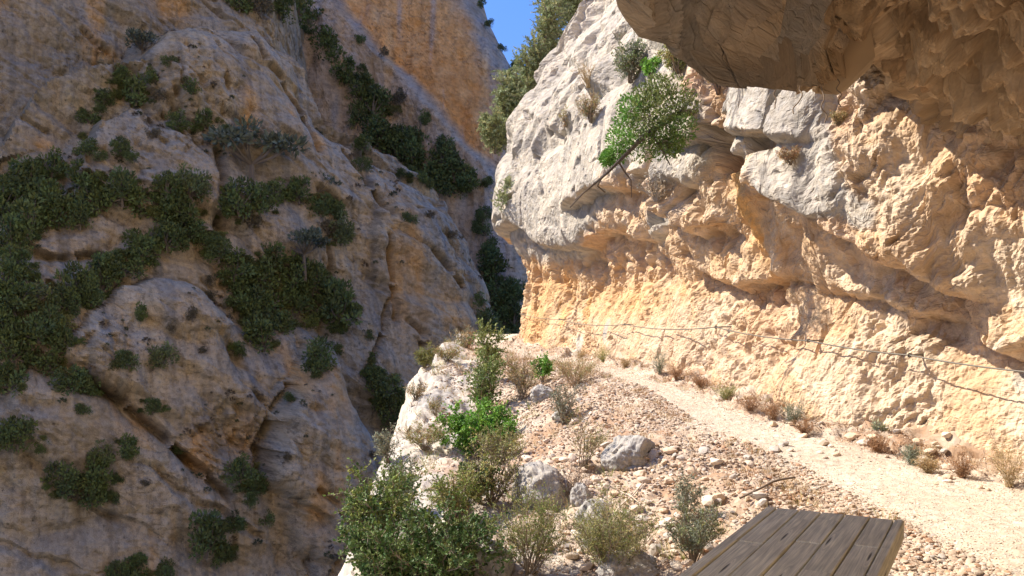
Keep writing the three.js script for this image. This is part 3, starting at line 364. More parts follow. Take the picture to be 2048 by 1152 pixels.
{ // the stones of the scree that can be picked out, pieces of the bank
  const r = rng(5); let made = 0;
  const zones = [[1250, 1000, 170, 110, 130], [1120, 890, 110, 90, 40], [1400, 950, 130, 70, 50], [1700, 880, 200, 40, 40], [1260, 1100, 130, 40, 30], [1950, 960, 90, 30, 12]];
  for (const [u, v, a, b, n] of zones) for (let i = 0; i < n; i++) { const p = groundHit(u + (r() * 2 - 1) * a, v + (r() * 2 - 1) * b); if (!p) continue; const m = mesh('stone', stoneGeos[(r() * 6) | 0], stoneMats[(r() * 4) | 0], bank), s = .025 + .06 * r() ** 2.2; m.scale.set(s * (1 + .5 * r()), s, s * (1 + .3 * r())); m.position.copy(p); m.position.y += s * .15; m.rotation.set(r() - .5, r() * 6.3, r() - .5); made++; }
  // gravel and rubble too small to count
  const put = (name, n, geo, gen) => { const im = new THREE.InstancedMesh(geo, new THREE.MeshStandardMaterial({ color: 0xffffff, roughness: .95, flatShading: true }), n), M = new THREE.Matrix4(), q = new THREE.Quaternion(), e = new THREE.Euler(), c = new THREE.Color(); let k = 0; const rr = rng(n);
    for (let i = 0; i < n; i++) { const t = gen(rr); if (!t) continue; const [x, z, s, col] = t, y = groundY(x, z); if (y < -90) continue; e.set(rr() - .5, rr() * 6.3, rr() - .5); M.compose(new THREE.Vector3(x, y + s * .12, z), q.setFromEuler(e), new THREE.Vector3(s * (1 + .5 * rr()), s * .8, s)); im.setMatrixAt(k, M); im.setColorAt(k, c.setRGB(...col)); k++; }
    im.count = k; im.name = name; im.userData.kind = 'stuff'; im.userData.label = name === 'path_gravel' ? 'pale crushed limestone gravel strewn over the footpath' : 'loose rubble of tan limestone covering the bank below the path'; im.userData.category = name === 'path_gravel' ? 'gravel' : 'rubble'; shadow(im); scene.add(im); };
  const earth = rr => { const t = rr(), k = .7 + .45 * rr(); return (t < .4 ? [.50, .40, .31] : t < .7 ? [.42, .32, .24] : t < .88 ? [.38, .34, .30] : [.36, .22, .14]).map(a => a * k); };
  const tone = rr => { const t = rr(), k = .75 + .4 * rr(); return (t < .5 ? [.64, .56, .47] : t < .75 ? [.56, .46, .37] : t < .9 ? [.44, .40, .36] : [.5, .34, .23]).map(a => a * k); };
  put('path_gravel', 60000, stoneGeo(90, .6), rr => { const d = 4 + 24 * rr() ** 1.7, px = plX(d), wx = wallX(d), e = rr(), x = mix(px - .5, wx + .05, e); const cen = Math.exp(-(((e - .5) / .2) ** 2)); return [x, -d, (.004 + .006 * rr() ** 2 + (rr() < .008 ? .012 : 0)) * (1 - .35 * cen) * mix(1, 1.7, sst(8, 22, d)), tone(rr)]; });
  put('bank_rubble', 46000, stoneGeo(91, .65), rr => { const d = 5 + 17 * rr() ** 1.35, cx = crX(d), px = plX(d), x = mix(cx, px + .3, .1 + .9 * Math.sqrt(rr())); if (fbm(x * .8, d * .8, 3, 3) < -.12 && rr() < .75) return null; return [x, -d, (.005 + .024 * rr() ** 4) * mix(1, 1.4, sst(8, 20, d)), earth(rr)]; });
}
// boulders and ledges of grey rock on the bank
const greyRock = rockMat(.02, .6);
function boulder(u, v, w, h, dep, seed, yaw, label, dark) { const p = groundHit(u, v); if (!p) return; const g = new THREE.IcosahedronGeometry(1, 22), a = g.attributes.position, q = new THREE.Vector3(), col = new Float32Array(a.count * 3), uv = g.attributes.uv, d = -p.z, sx = w / F * d / 2, sy = h / F * d / 2, r = rng(seed), pl = [...Array(7)].map(() => new THREE.Vector3(r() - .5, (r() - .4) * .8, r() - .5).normalize()), dd = pl.map(() => .6 + .3 * r());
  for (let i = 0; i < a.count; i++) { q.fromBufferAttribute(a, i).normalize(); const n = q.clone(); let k = 1; pl.forEach((m, b) => { const c = m.dot(n); if (c > .01) k = Math.min(k, dd[b] / c); }); k *= 1 + .18 * fbm(n.x * 1.5 + seed, n.y * 1.5, n.z * 1.5, 4) + .1 * facet(n.x * 2.2 + seed, n.y * 2.2, n.z * 2.2, .8) + .03 * facet(n.x * 6 + seed, n.y * 6, n.z * 6, .8);
    a.setXYZ(i, n.x * k * sx, n.y * k * sy, n.z * k * dep); const f = fbm(n.x * 2 + seed, n.y * 2, n.z * 2, 4), c = mixc(mixc([.36, .35, .335], [.46, .43, .39], sst(-.2, .25, f)), [.22, .22, .225], sst(.15, .4, fbm(n.x * 3, n.y * 1.5 + seed, n.z * 3, 3)) * .7 + (dark || 0)); col.set(c, i * 3); uv.setXY(i, n.x * sx + n.z * dep, n.y * sy + n.z * dep * .5); }
  g.setAttribute('color', new THREE.BufferAttribute(col, 3)); const o = tag(mesh('boulder', mergeV(g), greyRock), label, 'boulder', 'grey limestone boulders on the bank'); o.position.copy(p); o.position.y += sy * .3; o.rotation.y = yaw; return o; }
function mergeV(g) { // weld equal points so that the stone shades smoothly
  const p = g.attributes.position, map = new Map(), id = new Uint32Array(p.count), keep = []; for (let i = 0; i < p.count; i++) { const k = `${p.getX(i).toFixed(4)},${p.getY(i).toFixed(4)},${p.getZ(i).toFixed(4)}`; let m = map.get(k); if (m === undefined) { m = keep.length; keep.push(i); map.set(k, m); } id[i] = m; }
  const o = new THREE.BufferGeometry(); for (const n of ['position', 'color', 'uv']) { const A = g.attributes[n]; if (!A) continue; const s = A.itemSize, B = new Float32Array(keep.length * s); keep.forEach((k, i) => { for (let c = 0; c < s; c++) B[i * s + c] = A.array[k * s + c]; }); o.setAttribute(n, new THREE.BufferAttribute(B, s)); }
  o.setIndex(new THREE.BufferAttribute(id, 1)); o.computeVertexNormals(); return o; }
boulder(1262, 925, 120, 84, .34, 3, .4, 'large grey boulder half sunk in the scree just below the path');
boulder(1075, 1010, 120, 130, .4, 8, 1.1, 'broad grey rock with dark joints among the scrub in the middle of the bank');
boulder(1165, 1010, 50, 60, .14, 12, .3, 'small dark grey rock beside the dead twigs on the bank', .2);
boulder(965, 1140, 110, 110, .3, 17, .8, 'pale rounded rock at the bottom edge beside the big dark bush');
boulder(1190, 1080, 90, 120, .2, 21, 1.9, 'upright grey rock behind the feathery green shrub');
boulder(1250, 1150, 130, 70, .25, 29, .2, 'low light grey slab at the bottom edge left of the table');
boulder(1085, 795, 46, 40, .24, 33, .7, 'small pale rock at the head of the grassy gully');
boulder(1130, 835, 60, 36, .22, 37, 1.5, 'flat whitish rock lying on the stony slope above the gully');
stage('stones');

// ================================================================ THE TABLE
{ const n = 512, woodTex = seed => { const t = tileTex(n, (u, v) => { const knots = [[.25, .3], [.7, .62], [.45, .86]].map(([a, b]) => [a + .1 * Math.sin(seed * 3 + b * 9), b]); let w = 0, dk = 0; for (const [a, b] of knots) { const r = Math.hypot((u - a) * 1.2, (v - b) * 7); w += .12 * Math.exp(-r * r * 30); dk = Math.max(dk, sst(.11, .03, r)); }
      const g = fbm(u * 3 + seed, (v + w) * 22, 2, 4) + .5 * n3(u * 6 + seed, (v + w) * 70, 4), c = ridged(u * 2.2 + seed, (v + w) * 16, 7, 2), cr = sst(.72, .8, c);
      let b = .84 + .22 * g + .09 * fbm(u * 6, v * 4 + seed, 8, 3) + .05 * n3(u * 120, v * 260, 2); b *= (1 - .55 * dk) * (1 - .4 * cr); return [b, b * .955, b * .825]; }, true); return t; };
  const woods = [1, 2, 3].map(s => { const t = woodTex(s * 7.3); return new THREE.MeshStandardMaterial({ map: t, bumpMap: t, bumpScale: .003, roughness: .88 }); });
  const FL = at(1535, 1012, 4.3), FR = new THREE.Vector3(1.97, -.876, -3.948), ax = FR.clone().sub(FL), width = ax.length(); ax.normalize();
  const along = new THREE.Vector3(.61, .0165, -1).normalize(), up = new THREE.Vector3().crossVectors(ax, along).normalize(); if (up.y < 0) up.negate();
  const len = 1.9, root = thing('wooden_table', 'weathered grey plank table standing in the shade beside the path', 'table', FL.clone().addScaledVector(ax, width / 2).addScaledVector(along, -len / 2).setY(-1.6));
  const local = new THREE.Group(), M = new THREE.Matrix4().makeBasis(ax, up, along.clone().negate()); root.quaternion.setFromRotationMatrix(M);
  const topY = new THREE.Vector3().subVectors(FL, root.position).dot(up);
  // gaps between boards, read across the far edge
  const pos = [1535, 1556, 1601, 1645, 1692, 1742, 1790, 1811].map(u => { let lo = 0, hi = 1; for (let k = 0; k < 40; k++) { const m = (lo + hi) / 2, p = FL.clone().addScaledVector(ax, width * m); (CU + F * p.x / -p.z < u) ? lo = m : hi = m; } return (lo - .5) * width; });
  const r = rng(3), board = (x0, x1, z0, z1, th, k, drop = 0) => { const g = new RoundedBoxGeometry(x1 - x0 - .007, th, z1 - z0 - .004, 2, .005), p = g.attributes.position, uv = g.attributes.uv, o = r() * 3, a = r(); for (let i = 0; i < p.count; i++) uv.setXY(i, p.getZ(i) * .9 + o, (p.getX(i) + p.getY(i) * .9) * 2.4 + a + k * .31); const m = mesh('plank', g, woods[k % 3], root); m.position.set((x0 + x1) / 2, topY - th / 2 - drop, (z0 + z1) / 2); m.rotation.z = (r() - .5) * .012; return m; };
  for (let k = 0; k < 7; k++) { const x0 = pos[k], x1 = pos[k + 1], th = k === 6 ? .095 : .042, e = -len / 2; if (k === 1 || k === 3 || k === 5) { const cut = e + [0, .78, 0, .66, 0, .6][k]; board(x0, x1, e, cut, th, k, .001 * (k % 3)); board(x0, x1, cut + .001, len / 2, th, k + 1, .004); } else board(x0, x1, e - .01 * (k % 2), len / 2, th, k, .0015 * (k % 2)); }
  for (const z of [-.62, .62]) { const c = mesh('crossbeam', new RoundedBoxGeometry(width * .9, .07, .09, 2, .006), woods[1], root); c.position.set(0, topY - .079, z);
    for (const s of [-1, 1]) { const l = mesh('leg', new RoundedBoxGeometry(.09, topY - .11, .09, 2, .006), woods[s > 0 ? 0 : 2], root); l.position.set(s * width * .36, (topY - .115) / 2 - .02, z); } }
  const st = mesh('stretcher', new RoundedBoxGeometry(.07, .07, 1.2, 2, .006), woods[0], root); st.position.set(0, .2, 0); }

// ================================================================ THE HAND CABLE
const tube = (pts, r, sides = 6, seg = 40) => new THREE.TubeGeometry(new THREE.CatmullRomCurve3(pts, false, 'centripetal'), seg, r, sides);
{ const steel = new THREE.MeshStandardMaterial({ color: new THREE.Color().setRGB(.13, .12, .105), metalness: .2, roughness: .6 }), anchors = [[1030, 627], [1118, 638], [1250, 648], [1425, 653], [1605, 680], [1803, 709], [2160, 752]];
  const geo = [], pins = []; const P = anchors.map(([u, v]) => { const i = wallSY(u, v), s = i[0], w = wAt(s); let m = -9; for (let k = -3; k <= 3; k++) m = Math.max(m, wallOff(s + k * .04, i[1])); const root = new THREE.Vector3(w.x + w.nx * (m - .12), i[1] + gPath(-w.z), w.z + w.nz * (m - .12)), tip = new THREE.Vector3(w.x + w.nx * (m + .2), i[1] + gPath(-w.z) - .01, w.z + w.nz * (m + .2)); return [root, tip]; });
  const g = thing('hand_cable', 'thin steel hand cable strung along the yellow rock wall above the path', 'cable', P[0][1]);
  const off = P[0][1], hug = (a, b, t) => { const q = a.clone().lerp(b, t); q.y -= .03 * a.distanceTo(b) * t * (1 - t) * 2; const w = WT[wNear(q.x, q.z)]; let m = -9; for (let k = -2; k <= 2; k++) m = Math.max(m, wallOff(w.s + k * .05, q.y - gPath(-w.z))); const n = (q.x - w.x) * w.nx + (q.z - w.z) * w.nz; if (n < m + .03) { q.x += w.nx * (m + .03 - n); q.z += w.nz * (m + .03 - n); } return q.sub(off); };
  for (let i = 0; i < P.length - 1; i++) geo.push(tube([...Array(13)].map((_, k) => hug(P[i][1], P[i + 1][1], k / 12)), .0095, 6, 60));
  mesh('cable', mergeGeometries(geo), steel, g);
  for (const [a, b] of P) { const m = mesh('anchor_pin', tube([a.clone().sub(off), b.clone().sub(off).multiplyScalar(.5).add(a.clone().sub(off).multiplyScalar(.5)), b.clone().sub(off)], .011, 6, 4), steel, g); const c = mesh('cable_clamp', new THREE.TorusGeometry(.022, .008, 6, 12), steel, m); c.position.copy(b).sub(off); } }
stage('table and cable');

// ================================================================ PLANTS
const ORD = ['first', 'second', 'third', 'fourth', 'fifth', 'sixth', 'seventh', 'eighth', 'ninth', 'tenth', 'eleventh', 'twelfth', 'thirteenth', 'fourteenth', 'fifteenth', 'sixteenth', 'seventeenth', 'eighteenth', 'nineteenth', 'twentieth', 'twenty-first', 'twenty-second', 'twenty-third', 'twenty-fourth', 'twenty-fifth', 'twenty-sixth', 'twenty-seventh', 'twenty-eighth', 'twenty-ninth', 'thirtieth'];
class Tris { constructor() { this.p = []; this.c = []; this.i = []; }
  tri(a, b, c, k) { for (const q of [a, b, c]) { this.p.push(q.x, q.y, q.z); this.c.push(...k); } }
  leaf(p, dir, side, L, W, k, fold = 0) { // a pointed leaf: two faces, a little folded
    const tip = p.clone().addScaledVector(dir, L), n = new THREE.Vector3().crossVectors(dir, side).multiplyScalar(fold * W), m = p.clone().addScaledVector(dir, L * .45), a = m.clone().addScaledVector(side, W / 2).add(n), b = m.clone().addScaledVector(side, -W / 2).add(n); this.tri(p, a, tip, k); this.tri(p, tip, b, k); }
  blade(p, dir, bend, L, W, k) { const s = new THREE.Vector3().crossVectors(dir, new THREE.Vector3(bend.z, .3, -bend.x)).normalize().multiplyScalar(W / 2), m = p.clone().addScaledVector(dir, L * .55).addScaledVector(bend, L * .12), e = p.clone().addScaledVector(dir, L * .9).addScaledVector(bend, L * .5); const a = p.clone().add(s), b = p.clone().sub(s), c = m.clone().addScaledVector(s, .8), d = m.clone().addScaledVector(s, -.8); this.tri(a, b, c, k); this.tri(b, d, c, k); this.tri(c, d, e, k); }
  stick(a, b, r0, r1, k, n = 4) { const d = b.clone().sub(a).normalize(), s = new THREE.Vector3(d.y, -d.x, .37 * d.y + .1).cross(d).normalize(), t = new THREE.Vector3().crossVectors(d, s), ring = (p, r) => [...Array(n)].map((_, i) => p.clone().addScaledVector(s, r * Math.cos(i * 6.283 / n)).addScaledVector(t, r * Math.sin(i * 6.283 / n))), A = ring(a, r0), B = ring(b, r1); for (let i = 0; i < n; i++) { const j = (i + 1) % n; this.tri(A[i], A[j], B[i], k); this.tri(A[j], B[j], B[i], k); } }
  get size() { return this.p.length; }
  geo() { const g = new THREE.BufferGeometry(); g.setAttribute('position', new THREE.Float32BufferAttribute(this.p, 3)); g.setAttribute('color', new THREE.Float32BufferAttribute(this.c, 3)); g.computeVertexNormals(); return g; } }
const leafMat = new THREE.MeshPhysicalMaterial({ vertexColors: true, roughness: .75, side: THREE.DoubleSide, transmission: .28, thickness: 0, ior: 1.3 }), farLeaf = new THREE.MeshStandardMaterial({ vertexColors: true, roughness: .85, side: THREE.DoubleSide }), woodMat = new THREE.MeshStandardMaterial({ vertexColors: true, roughness: .95, side: THREE.DoubleSide });
const V = (x, y, z) => new THREE.Vector3(x, y, z), rdir = r => { const a = r() * 6.2832, y = r() * 2 - 1, q = Math.sqrt(1 - y * y); return V(q * Math.cos(a), y, q * Math.sin(a)); };
const jit = (c, r, a = .3) => { const k = 1 - a / 2 + a * r(), h = (r() - .5) * .18; return [c[0] * k * (1 + h), c[1] * k, c[2] * k * (1 - h)]; };
// ---- far evergreens on the cliff: crown of clumps of leaf sprays round real limbs; size 1 = crown radius
function cliffTree(seed, kind) { const r = rng(seed), W = new Tris(), C = new Tris(), bark = [.13, .11, .09]; const pine = kind === 'pine', clumps = [];
  const n = pine ? 16 : 15 + (r() * 7 | 0), base = V(0, pine ? -1.35 : -.75, 0), fork = V((r() - .5) * .3, pine ? -.35 : -.45, (r() - .5) * .2); W.stick(base, fork, .085, .06, bark, 5);
  for (let i = 0; i < n; i++) { const a = r() * 6.283, q = Math.sqrt(r()); const c = pine ? V(Math.cos(a) * q * 1.05, .12 + .42 * r() * (1.15 - q), Math.sin(a) * q * .9) : V(Math.cos(a) * q * .78, -.55 + 1.45 * r() * (1.1 - .6 * q), Math.sin(a) * q * .7); clumps.push(c); const m = fork.clone().lerp(c, .5).add(V((r() - .5) * .2, -.08, (r() - .5) * .2)); W.stick(fork, m, .04, .025, bark, 3); W.stick(m, c, .025, .01, bark, 3); }
  const hue = pine ? [.08, .10, .07] : kind === 'dry' ? [.10, .085, .05] : kind === 'olive' ? [.10, .125, .045] : [.07, .10, .028];
  for (const c of clumps) { const R = (pine ? .24 : .27) * (.7 + .7 * r()), m = pine ? 46 : 52, tint = jit(hue, r, .7); for (let i = 0; i < m; i++) { const d = rdir(r), p = c.clone().add(V(d.x * R * 1.25, d.y * R * (pine ? .55 : .85), d.z * R * 1.2).multiplyScalar(Math.cbrt(r()))), o = d.clone().add(V(0, .5, 0)).add(rdir(r).multiplyScalar(.8)).normalize(), s = new THREE.Vector3().crossVectors(o, rdir(r)).normalize(); C.leaf(p, o, s, .13 + .1 * r(), .075 + .05 * r(), jit(tint, r, .5), .2); } }
  return { wood: W.geo(), crown: C.geo() }; }
const KIT = { bush: [1, 2, 3, 4, 5].map(s => cliffTree(s * 11, 'bush')), olive: [6, 7].map(s => cliffTree(s * 13, 'olive')), dry: [8, 9].map(s => cliffTree(s * 17, 'dry')), pine: [10, 11, 12].map(s => cliffTree(s * 19, 'pine')) };
const pr = rng(991);
const farHit = (u, v) => { let d = 90; for (; d < 140; d += .2) if (-d < farZ((u - CU) / F * d, (HZ - v) / F * d)) break; return d; };
const THICK = [];
function plantOnCliff(u, v, rad, kind, label, group, depth) { const d = depth === undefined ? leftHit(u, v + rad * .35) : depth < 120 ? Math.min(leftHit(u, v), farHit(u, v)) : depth, sc = rad / F * d * 1.25, q = at(u, v, d - sc * .35), k = KIT[kind][(pr() * KIT[kind].length) | 0];
  if (depth === undefined && rad > 17 && kind !== 'pine') THICK.push([u, v, rad]);
  const low = kind === 'pine' ? 1.35 : .75, o = thing(kind === 'pine' ? 'pine_tree' : kind === 'dry' ? 'dry_shrub' : 'evergreen_shrub', label, kind === 'pine' ? 'tree' : 'shrub', V(q.x, q.y - sc * low * .9, q.z), group);
  const hold = (g, n, m) => { const h = mesh(n, g, m, o); h.position.y = low; return h; }; hold(k.wood, 'trunk', woodMat); hold(k.crown, 'crown', farLeaf); o.scale.set(sc * (.8 + .3 * pr()), sc * (.85 + .45 * pr()), sc * .9); o.rotation.y = pr() * 6.28; return o; }
function bed(where, list, kind, word, group) { [...list].sort((a, b) => a[0] - b[0]).forEach(([u, v, rad, k, dep], i) => plantOnCliff(u, v, rad, k || kind, `${k === 'dry' ? 'brownish dry' : k === 'olive' ? 'olive green' : word} shrub, ${ORD[i]} from left ${where}`, group, dep)); }
const G1 = 'evergreen shrubs growing on the shaded cliff';
plantOnCliff(503, 322, 58, 'pine', 'flat topped umbrella pine leaning out from the middle of the shaded cliff', 'pines on the shaded cliff');
plantOnCliff(640, 378, 30, 'pine', 'small umbrella pine right of the larger one on the shaded cliff', 'pines on the shaded cliff');
plantOnCliff(284, 92, 30, 'pine', 'small pine on the skyline rib at the upper left of the shaded cliff', 'pines on the shaded cliff');
plantOnCliff(610, 490, 48, 'pine', 'broad dark pine rising from the gully below the umbrella pine', 'pines on the shaded cliff');
bed('along the upper left cliff rib', [[245, 156, 20], [300, 156, 15], [271, 190, 26], [320, 190, 14, 'dry'], [208, 193, 18], [177, 232, 20], [199, 214, 14], [338, 122, 13], [383, 177, 15], [354, 242, 24], [409, 242, 22], [453, 266, 13], [307, 268, 13, 'dry'], [242, 297, 20], [262, 314, 13], [172, 292, 22], [200, 312, 11]], 'bush', 'dark green', G1);
bed('on the leafy left ledge, upper row', [[16, 372, 26], [52, 362, 38], [104, 338, 27], [99, 406, 38], [177, 354, 28], [182, 401, 35], [245, 385, 34], [281, 406, 33], [333, 375, 28], [385, 378, 30, 'olive'], [16, 410, 40], [323, 427, 33], [365, 417, 34]], 'bush', 'dense green', G1);
bed('on the leafy left ledge, middle row', [[21, 484, 36], [57, 445, 34], [115, 432, 32], [160, 440, 24], [375, 458, 34], [333, 479, 32], [286, 500, 33], [250, 526, 33], [415, 475, 24], [437, 500, 31], [469, 536, 32]], 'bush', 'thick green', G1);
bed('in the lower left cliff thicket', [[31, 526, 34], [16, 570, 37], [203, 552, 35], [156, 580, 35], [182, 590, 26], [130, 610, 26], [31, 600, 40], [78, 651, 42], [120, 693, 30], [31, 703, 36], [104, 729, 28], [21, 760, 33], [140, 760, 35], [172, 776, 26], [66, 590, 30, 'olive'], [8, 655, 36], [167, 818, 13]], 'bush', 'dark green', G1);
bed('on the ledge under the umbrella pine', [[479, 406, 33], [521, 408, 33], [552, 388, 26], [599, 388, 25], [640, 413, 24], [672, 424, 20], [682, 470, 26, 'olive'], [655, 455, 18, 'dry'], [455, 420, 20], [500, 440, 20, 'dry']], 'bush', 'dark green', G1);
bed('in the central cliff gully', [[542, 521, 35], [521, 562, 36], [583, 552, 36], [625, 562, 33], [661, 592, 30], [495, 599, 34], [547, 590, 34], [516, 628, 35], [526, 674, 40], [562, 651, 24], [480, 575, 26], [677, 622, 44], [640, 718, 32], [600, 600, 30], [479, 703, 12]], 'bush', 'bushy dark green', G1);
bed('scattered on the lower left slabs', [[36, 875, 32], [83, 896, 12], [255, 718, 24], [325, 718, 20, 'olive'], [305, 812, 20], [281, 630, 15], [385, 633, 12, 'dry'], [359, 896, 13], [255, 900, 22], [193, 948, 30], [125, 968, 28], [182, 990, 26], [224, 995, 14], [205, 915, 20, 'olive'], [150, 985, 20, 'dry'], [420, 560, 12, 'dry'], [345, 655, 10, 'dry'], [420, 590, 12, 'dry'], [290, 965, 9, 'dry'], [405, 700, 9, 'dry']], 'bush', 'dark green', G1);
bed('at the foot of the shaded cliff', [[583, 792, 14], [479, 948, 28], [505, 969, 26], [500, 1002, 16], [411, 1078, 44], [469, 1047, 20], [531, 1036, 16], [271, 1143, 30], [328, 1143, 20], [575, 916, 9, 'dry'], [440, 1110, 26], [235, 1150, 20]], 'bush', 'rounded dark green', G1);
bed('down the ridge in front of the orange wall', [[478, 6, 24], [520, 14, 22, 'dry'], [560, 14, 28], [600, 18, 30], [625, 45, 30], [648, 80, 28], [662, 108, 28], [689, 146, 29], [722, 176, 30], [744, 216, 33], [756, 262, 36], [793, 281, 33], [824, 297, 33], [845, 333, 36], [881, 325, 28], [907, 340, 30], [933, 362, 28], [900, 372, 26], [892, 286, 17], [870, 360, 26], [715, 240, 24], [730, 285, 20]], 'bush', 'dark green', G1);
bed('on the rocks right of the ridge', [[722, 331, 16], [821, 435, 14], [798, 198, 14, 'dry'], [767, 104, 10, 'dry'], [720, 83, 10], [850, 240, 13], [738, 672, 10], [744, 911, 10, 'dry'], [860, 430, 10, 'dry'], [905, 470, 9, 'dry'], [1010, 600, 20, 'bush', 92]], 'bush', 'small dark green', G1);
bed('in the dark cleft beside the sunlit shoulder', [[770, 771, 30], [785, 833, 28], [744, 745, 24], [740, 715, 16], [800, 795, 22], [762, 805, 20], [964, 453, 20, 'bush', 90], [975, 500, 24, 'bush', 92], [985, 562, 28, 'bush', 92], [1000, 620, 26, 'bush', 94], [968, 430, 16, 'bush', 90], [985, 520, 30, 'bush', 96], [1005, 590, 30, 'bush', 98], [975, 640, 26, 'bush', 98], [955, 600, 16, 'bush', 92], [1026, 636, 30, 'bush', 97], [1012, 664, 24, 'bush', 96], [990, 668, 22, 'olive', 96], [1030, 590, 24, 'bush', 99]], 'bush', 'blackish green', G1);
[[47, 9], [136, 12], [95, 8], [8, 8]].forEach(([v, rad], i) => { const y = (HZ - v) / F * 128, x = farX(y) - .3; plantOnCliff(CU + x / 128 * F, v, rad, 'bush', `${['tiny dark', 'lowest dark', 'small dark', 'topmost dark'][i]} shrub on the skyline of the orange wall`, 'shrubs on the far skyline', 128); });
{ // undergrowth that closes the gaps between the shrubs of the ledges
  const r = rng(808), kinds = [0, 1, 2, 3].map(i => cliffTree(900 + i * 7, i === 3 ? 'olive' : 'bush').crown), sets = kinds.map(() => []); for (const [u, v, rad] of THICK) for (let n = 0; n < 4; n++) { const a = r() * 6.283, q = rad * (.5 + .75 * r()), uu = u + Math.cos(a) * q * 1.2, vv = v + Math.sin(a) * q * .8, d = leftHit(uu, vv), s = rad * (.22 + .34 * r()) / F * d; sets[(r() * 4) | 0].push([at(uu, vv, d - s * .3), s]); }
  sets.forEach((list, i) => { const im = new THREE.InstancedMesh(kinds[i], farLeaf, list.length), M = new THREE.Matrix4(), q = new THREE.Quaternion(), c = new THREE.Color(); list.forEach(([p, s], k) => { M.compose(p, q.setFromAxisAngle(V(0, 1, 0), r() * 6.3), V(s * (1 + .4 * r()), s * (.8 + .5 * r()), s)); im.setMatrixAt(k, M); const b = .7 + .7 * r(); im.setColorAt(k, c.setRGB(b * (.9 + .4 * r()), b, b * .9)); }); im.name = numbered('cliff_undergrowth'); im.userData.kind = 'stuff'; tag(shadow(im), 'low green undergrowth filling the ledges of the shaded cliff', 'undergrowth', 'undergrowth on the shaded cliff'); scene.add(im); }); }
{ // tiny tufts in the cracks: too many and too small to count
  const T = new Tris(), r = rng(55); for (let i = 0; i < 46; i++) { const d = rdir(r); T.leaf(V(d.x * .5, d.y * .4, d.z * .5).multiplyScalar(Math.cbrt(r())), d.clone().add(V(0, .6, 0)).normalize(), new THREE.Vector3().crossVectors(d, rdir(r)).normalize(), .5, .3, [1, 1, 1], .2); }
  const im = new THREE.InstancedMesh(T.geo(), farLeaf, 520), M = new THREE.Matrix4(), q = new THREE.Quaternion(), c = new THREE.Color(); let k = 0;
  for (let t = 0; t < 5200 && k < 520; t++) { const s = mix(-34, 38, r()), y = mix(-24, 30, r()); if (fbm(s * .1, y * .1, 21, 3) + .35 * n3(s * .35, y * .35, 4) < .08) continue; const h = leftH(s, y), p = leftPos(s, y, h + .1), z = .12 + .32 * r() ** 2; if (h < -9) continue; M.compose(V(...p), q.setFromAxisAngle(V(0, 1, 0), r() * 6.3), V(z * (1 + r() * .6), z, z)); im.setMatrixAt(k, M); im.setColorAt(k, c.setRGB(...jit(r() < .45 ? [.10, .075, .05] : [.05, .065, .03], r, .6))); k++; }
  im.count = k; im.name = 'cliff_scrub'; im.userData.kind = 'stuff'; tag(shadow(im), 'tiny dark tufts dotting the cracks of the shaded cliff', 'scrub'); scene.add(im); }
stage('cliff plants');

// ---- nearer shrubs: stems that fork, twigs, single leaves
function shrub(seed, o) { const r = rng(seed), Wd = new Tris(), L = new Tris(), bark = o.bark || [.2, .16, .12];
  for (let s = 0; s < o.stems; s++) { const a = r() * 6.283, q = Math.sqrt(r()) * (o.spread ?? 1), end = V(Math.cos(a) * q * o.w, o.h * (.55 + .45 * r()) * (1 - .35 * q * q), Math.sin(a) * q * o.w); if (o.lean) end.add(V(o.lean[0] * o.h * r(), 0, o.lean[1] * o.h * r())); let prev = V((r() - .5) * o.w * .25, -.03, (r() - .5) * o.w * .25); const st = prev.clone(), K = 5, pts = [prev];
    for (let k = 1; k <= K; k++) { const t = k / K, p = st.clone().lerp(end, t); p.y = mix(st.y, end.y, Math.pow(t, o.arch ?? .85)); p.add(rdir(r).multiplyScalar(o.h * .035)); Wd.stick(prev, p, o.r * (1 - .8 * (t - 1 / K)), o.r * (1 - .8 * t), jit(bark, r), 4); prev = p; pts.push(p); }
    for (let t = 0; t < o.twigs; t++) { const f = (o.low ?? .25) + (1 - (o.low ?? .25)) * r(), i = Math.min(K - 1, (f * K) | 0), p = pts[i].clone().lerp(pts[i + 1], f * K - i), out = rdir(r).add(V(0, o.rise ?? .5, 0)).add(end.clone().setY(0).normalize().multiplyScalar(.3)).normalize(), len = o.twig * (.5 + .8 * r()), e = p.clone().addScaledVector(out, len); Wd.stick(p, e, o.r * .3, o.r * .12, jit(bark, r), 3);
      const tint = jit(o.leaf[(r() * o.leaf.length) | 0], r, .4);
      for (let k = 0; k < o.leaves; k++) { const g = (k + r()) / o.leaves, b = p.clone().lerp(e, .15 + .9 * g), d = out.clone().multiplyScalar(o.fwd ?? .5).add(rdir(r)).add(V(0, .25, 0)).normalize(), sd = new THREE.Vector3().crossVectors(d, rdir(r)).normalize(); L.leaf(b, d, sd, o.len * (.6 + .7 * r()), o.wid * (.7 + .6 * r()), jit(tint, r, .45), .25); } } }
  return { wood: Wd.geo(), crown: L.geo() }; }
function grassGeo(seed, n, h, w, cols, wid = .004, droop = .5) { const r = rng(seed), T = new Tris(); for (let i = 0; i < n; i++) { const a = r() * 6.283, q = Math.sqrt(r()), b = V(Math.cos(a), -.12, Math.sin(a)).multiplyScalar(droop * (.3 + r())); T.blade(V(Math.cos(a) * q * w * .45, -.02, Math.sin(a) * q * w * .45), V(Math.cos(a) * .35 * q + (r() - .5) * .5, 1, Math.sin(a) * .35 * q + (r() - .5) * .5).normalize(), b, h * (.45 + .6 * r()), wid * (.7 + .6 * r()), jit(cols[(r() * cols.length) | 0], r, .5)); } return T.geo(); }
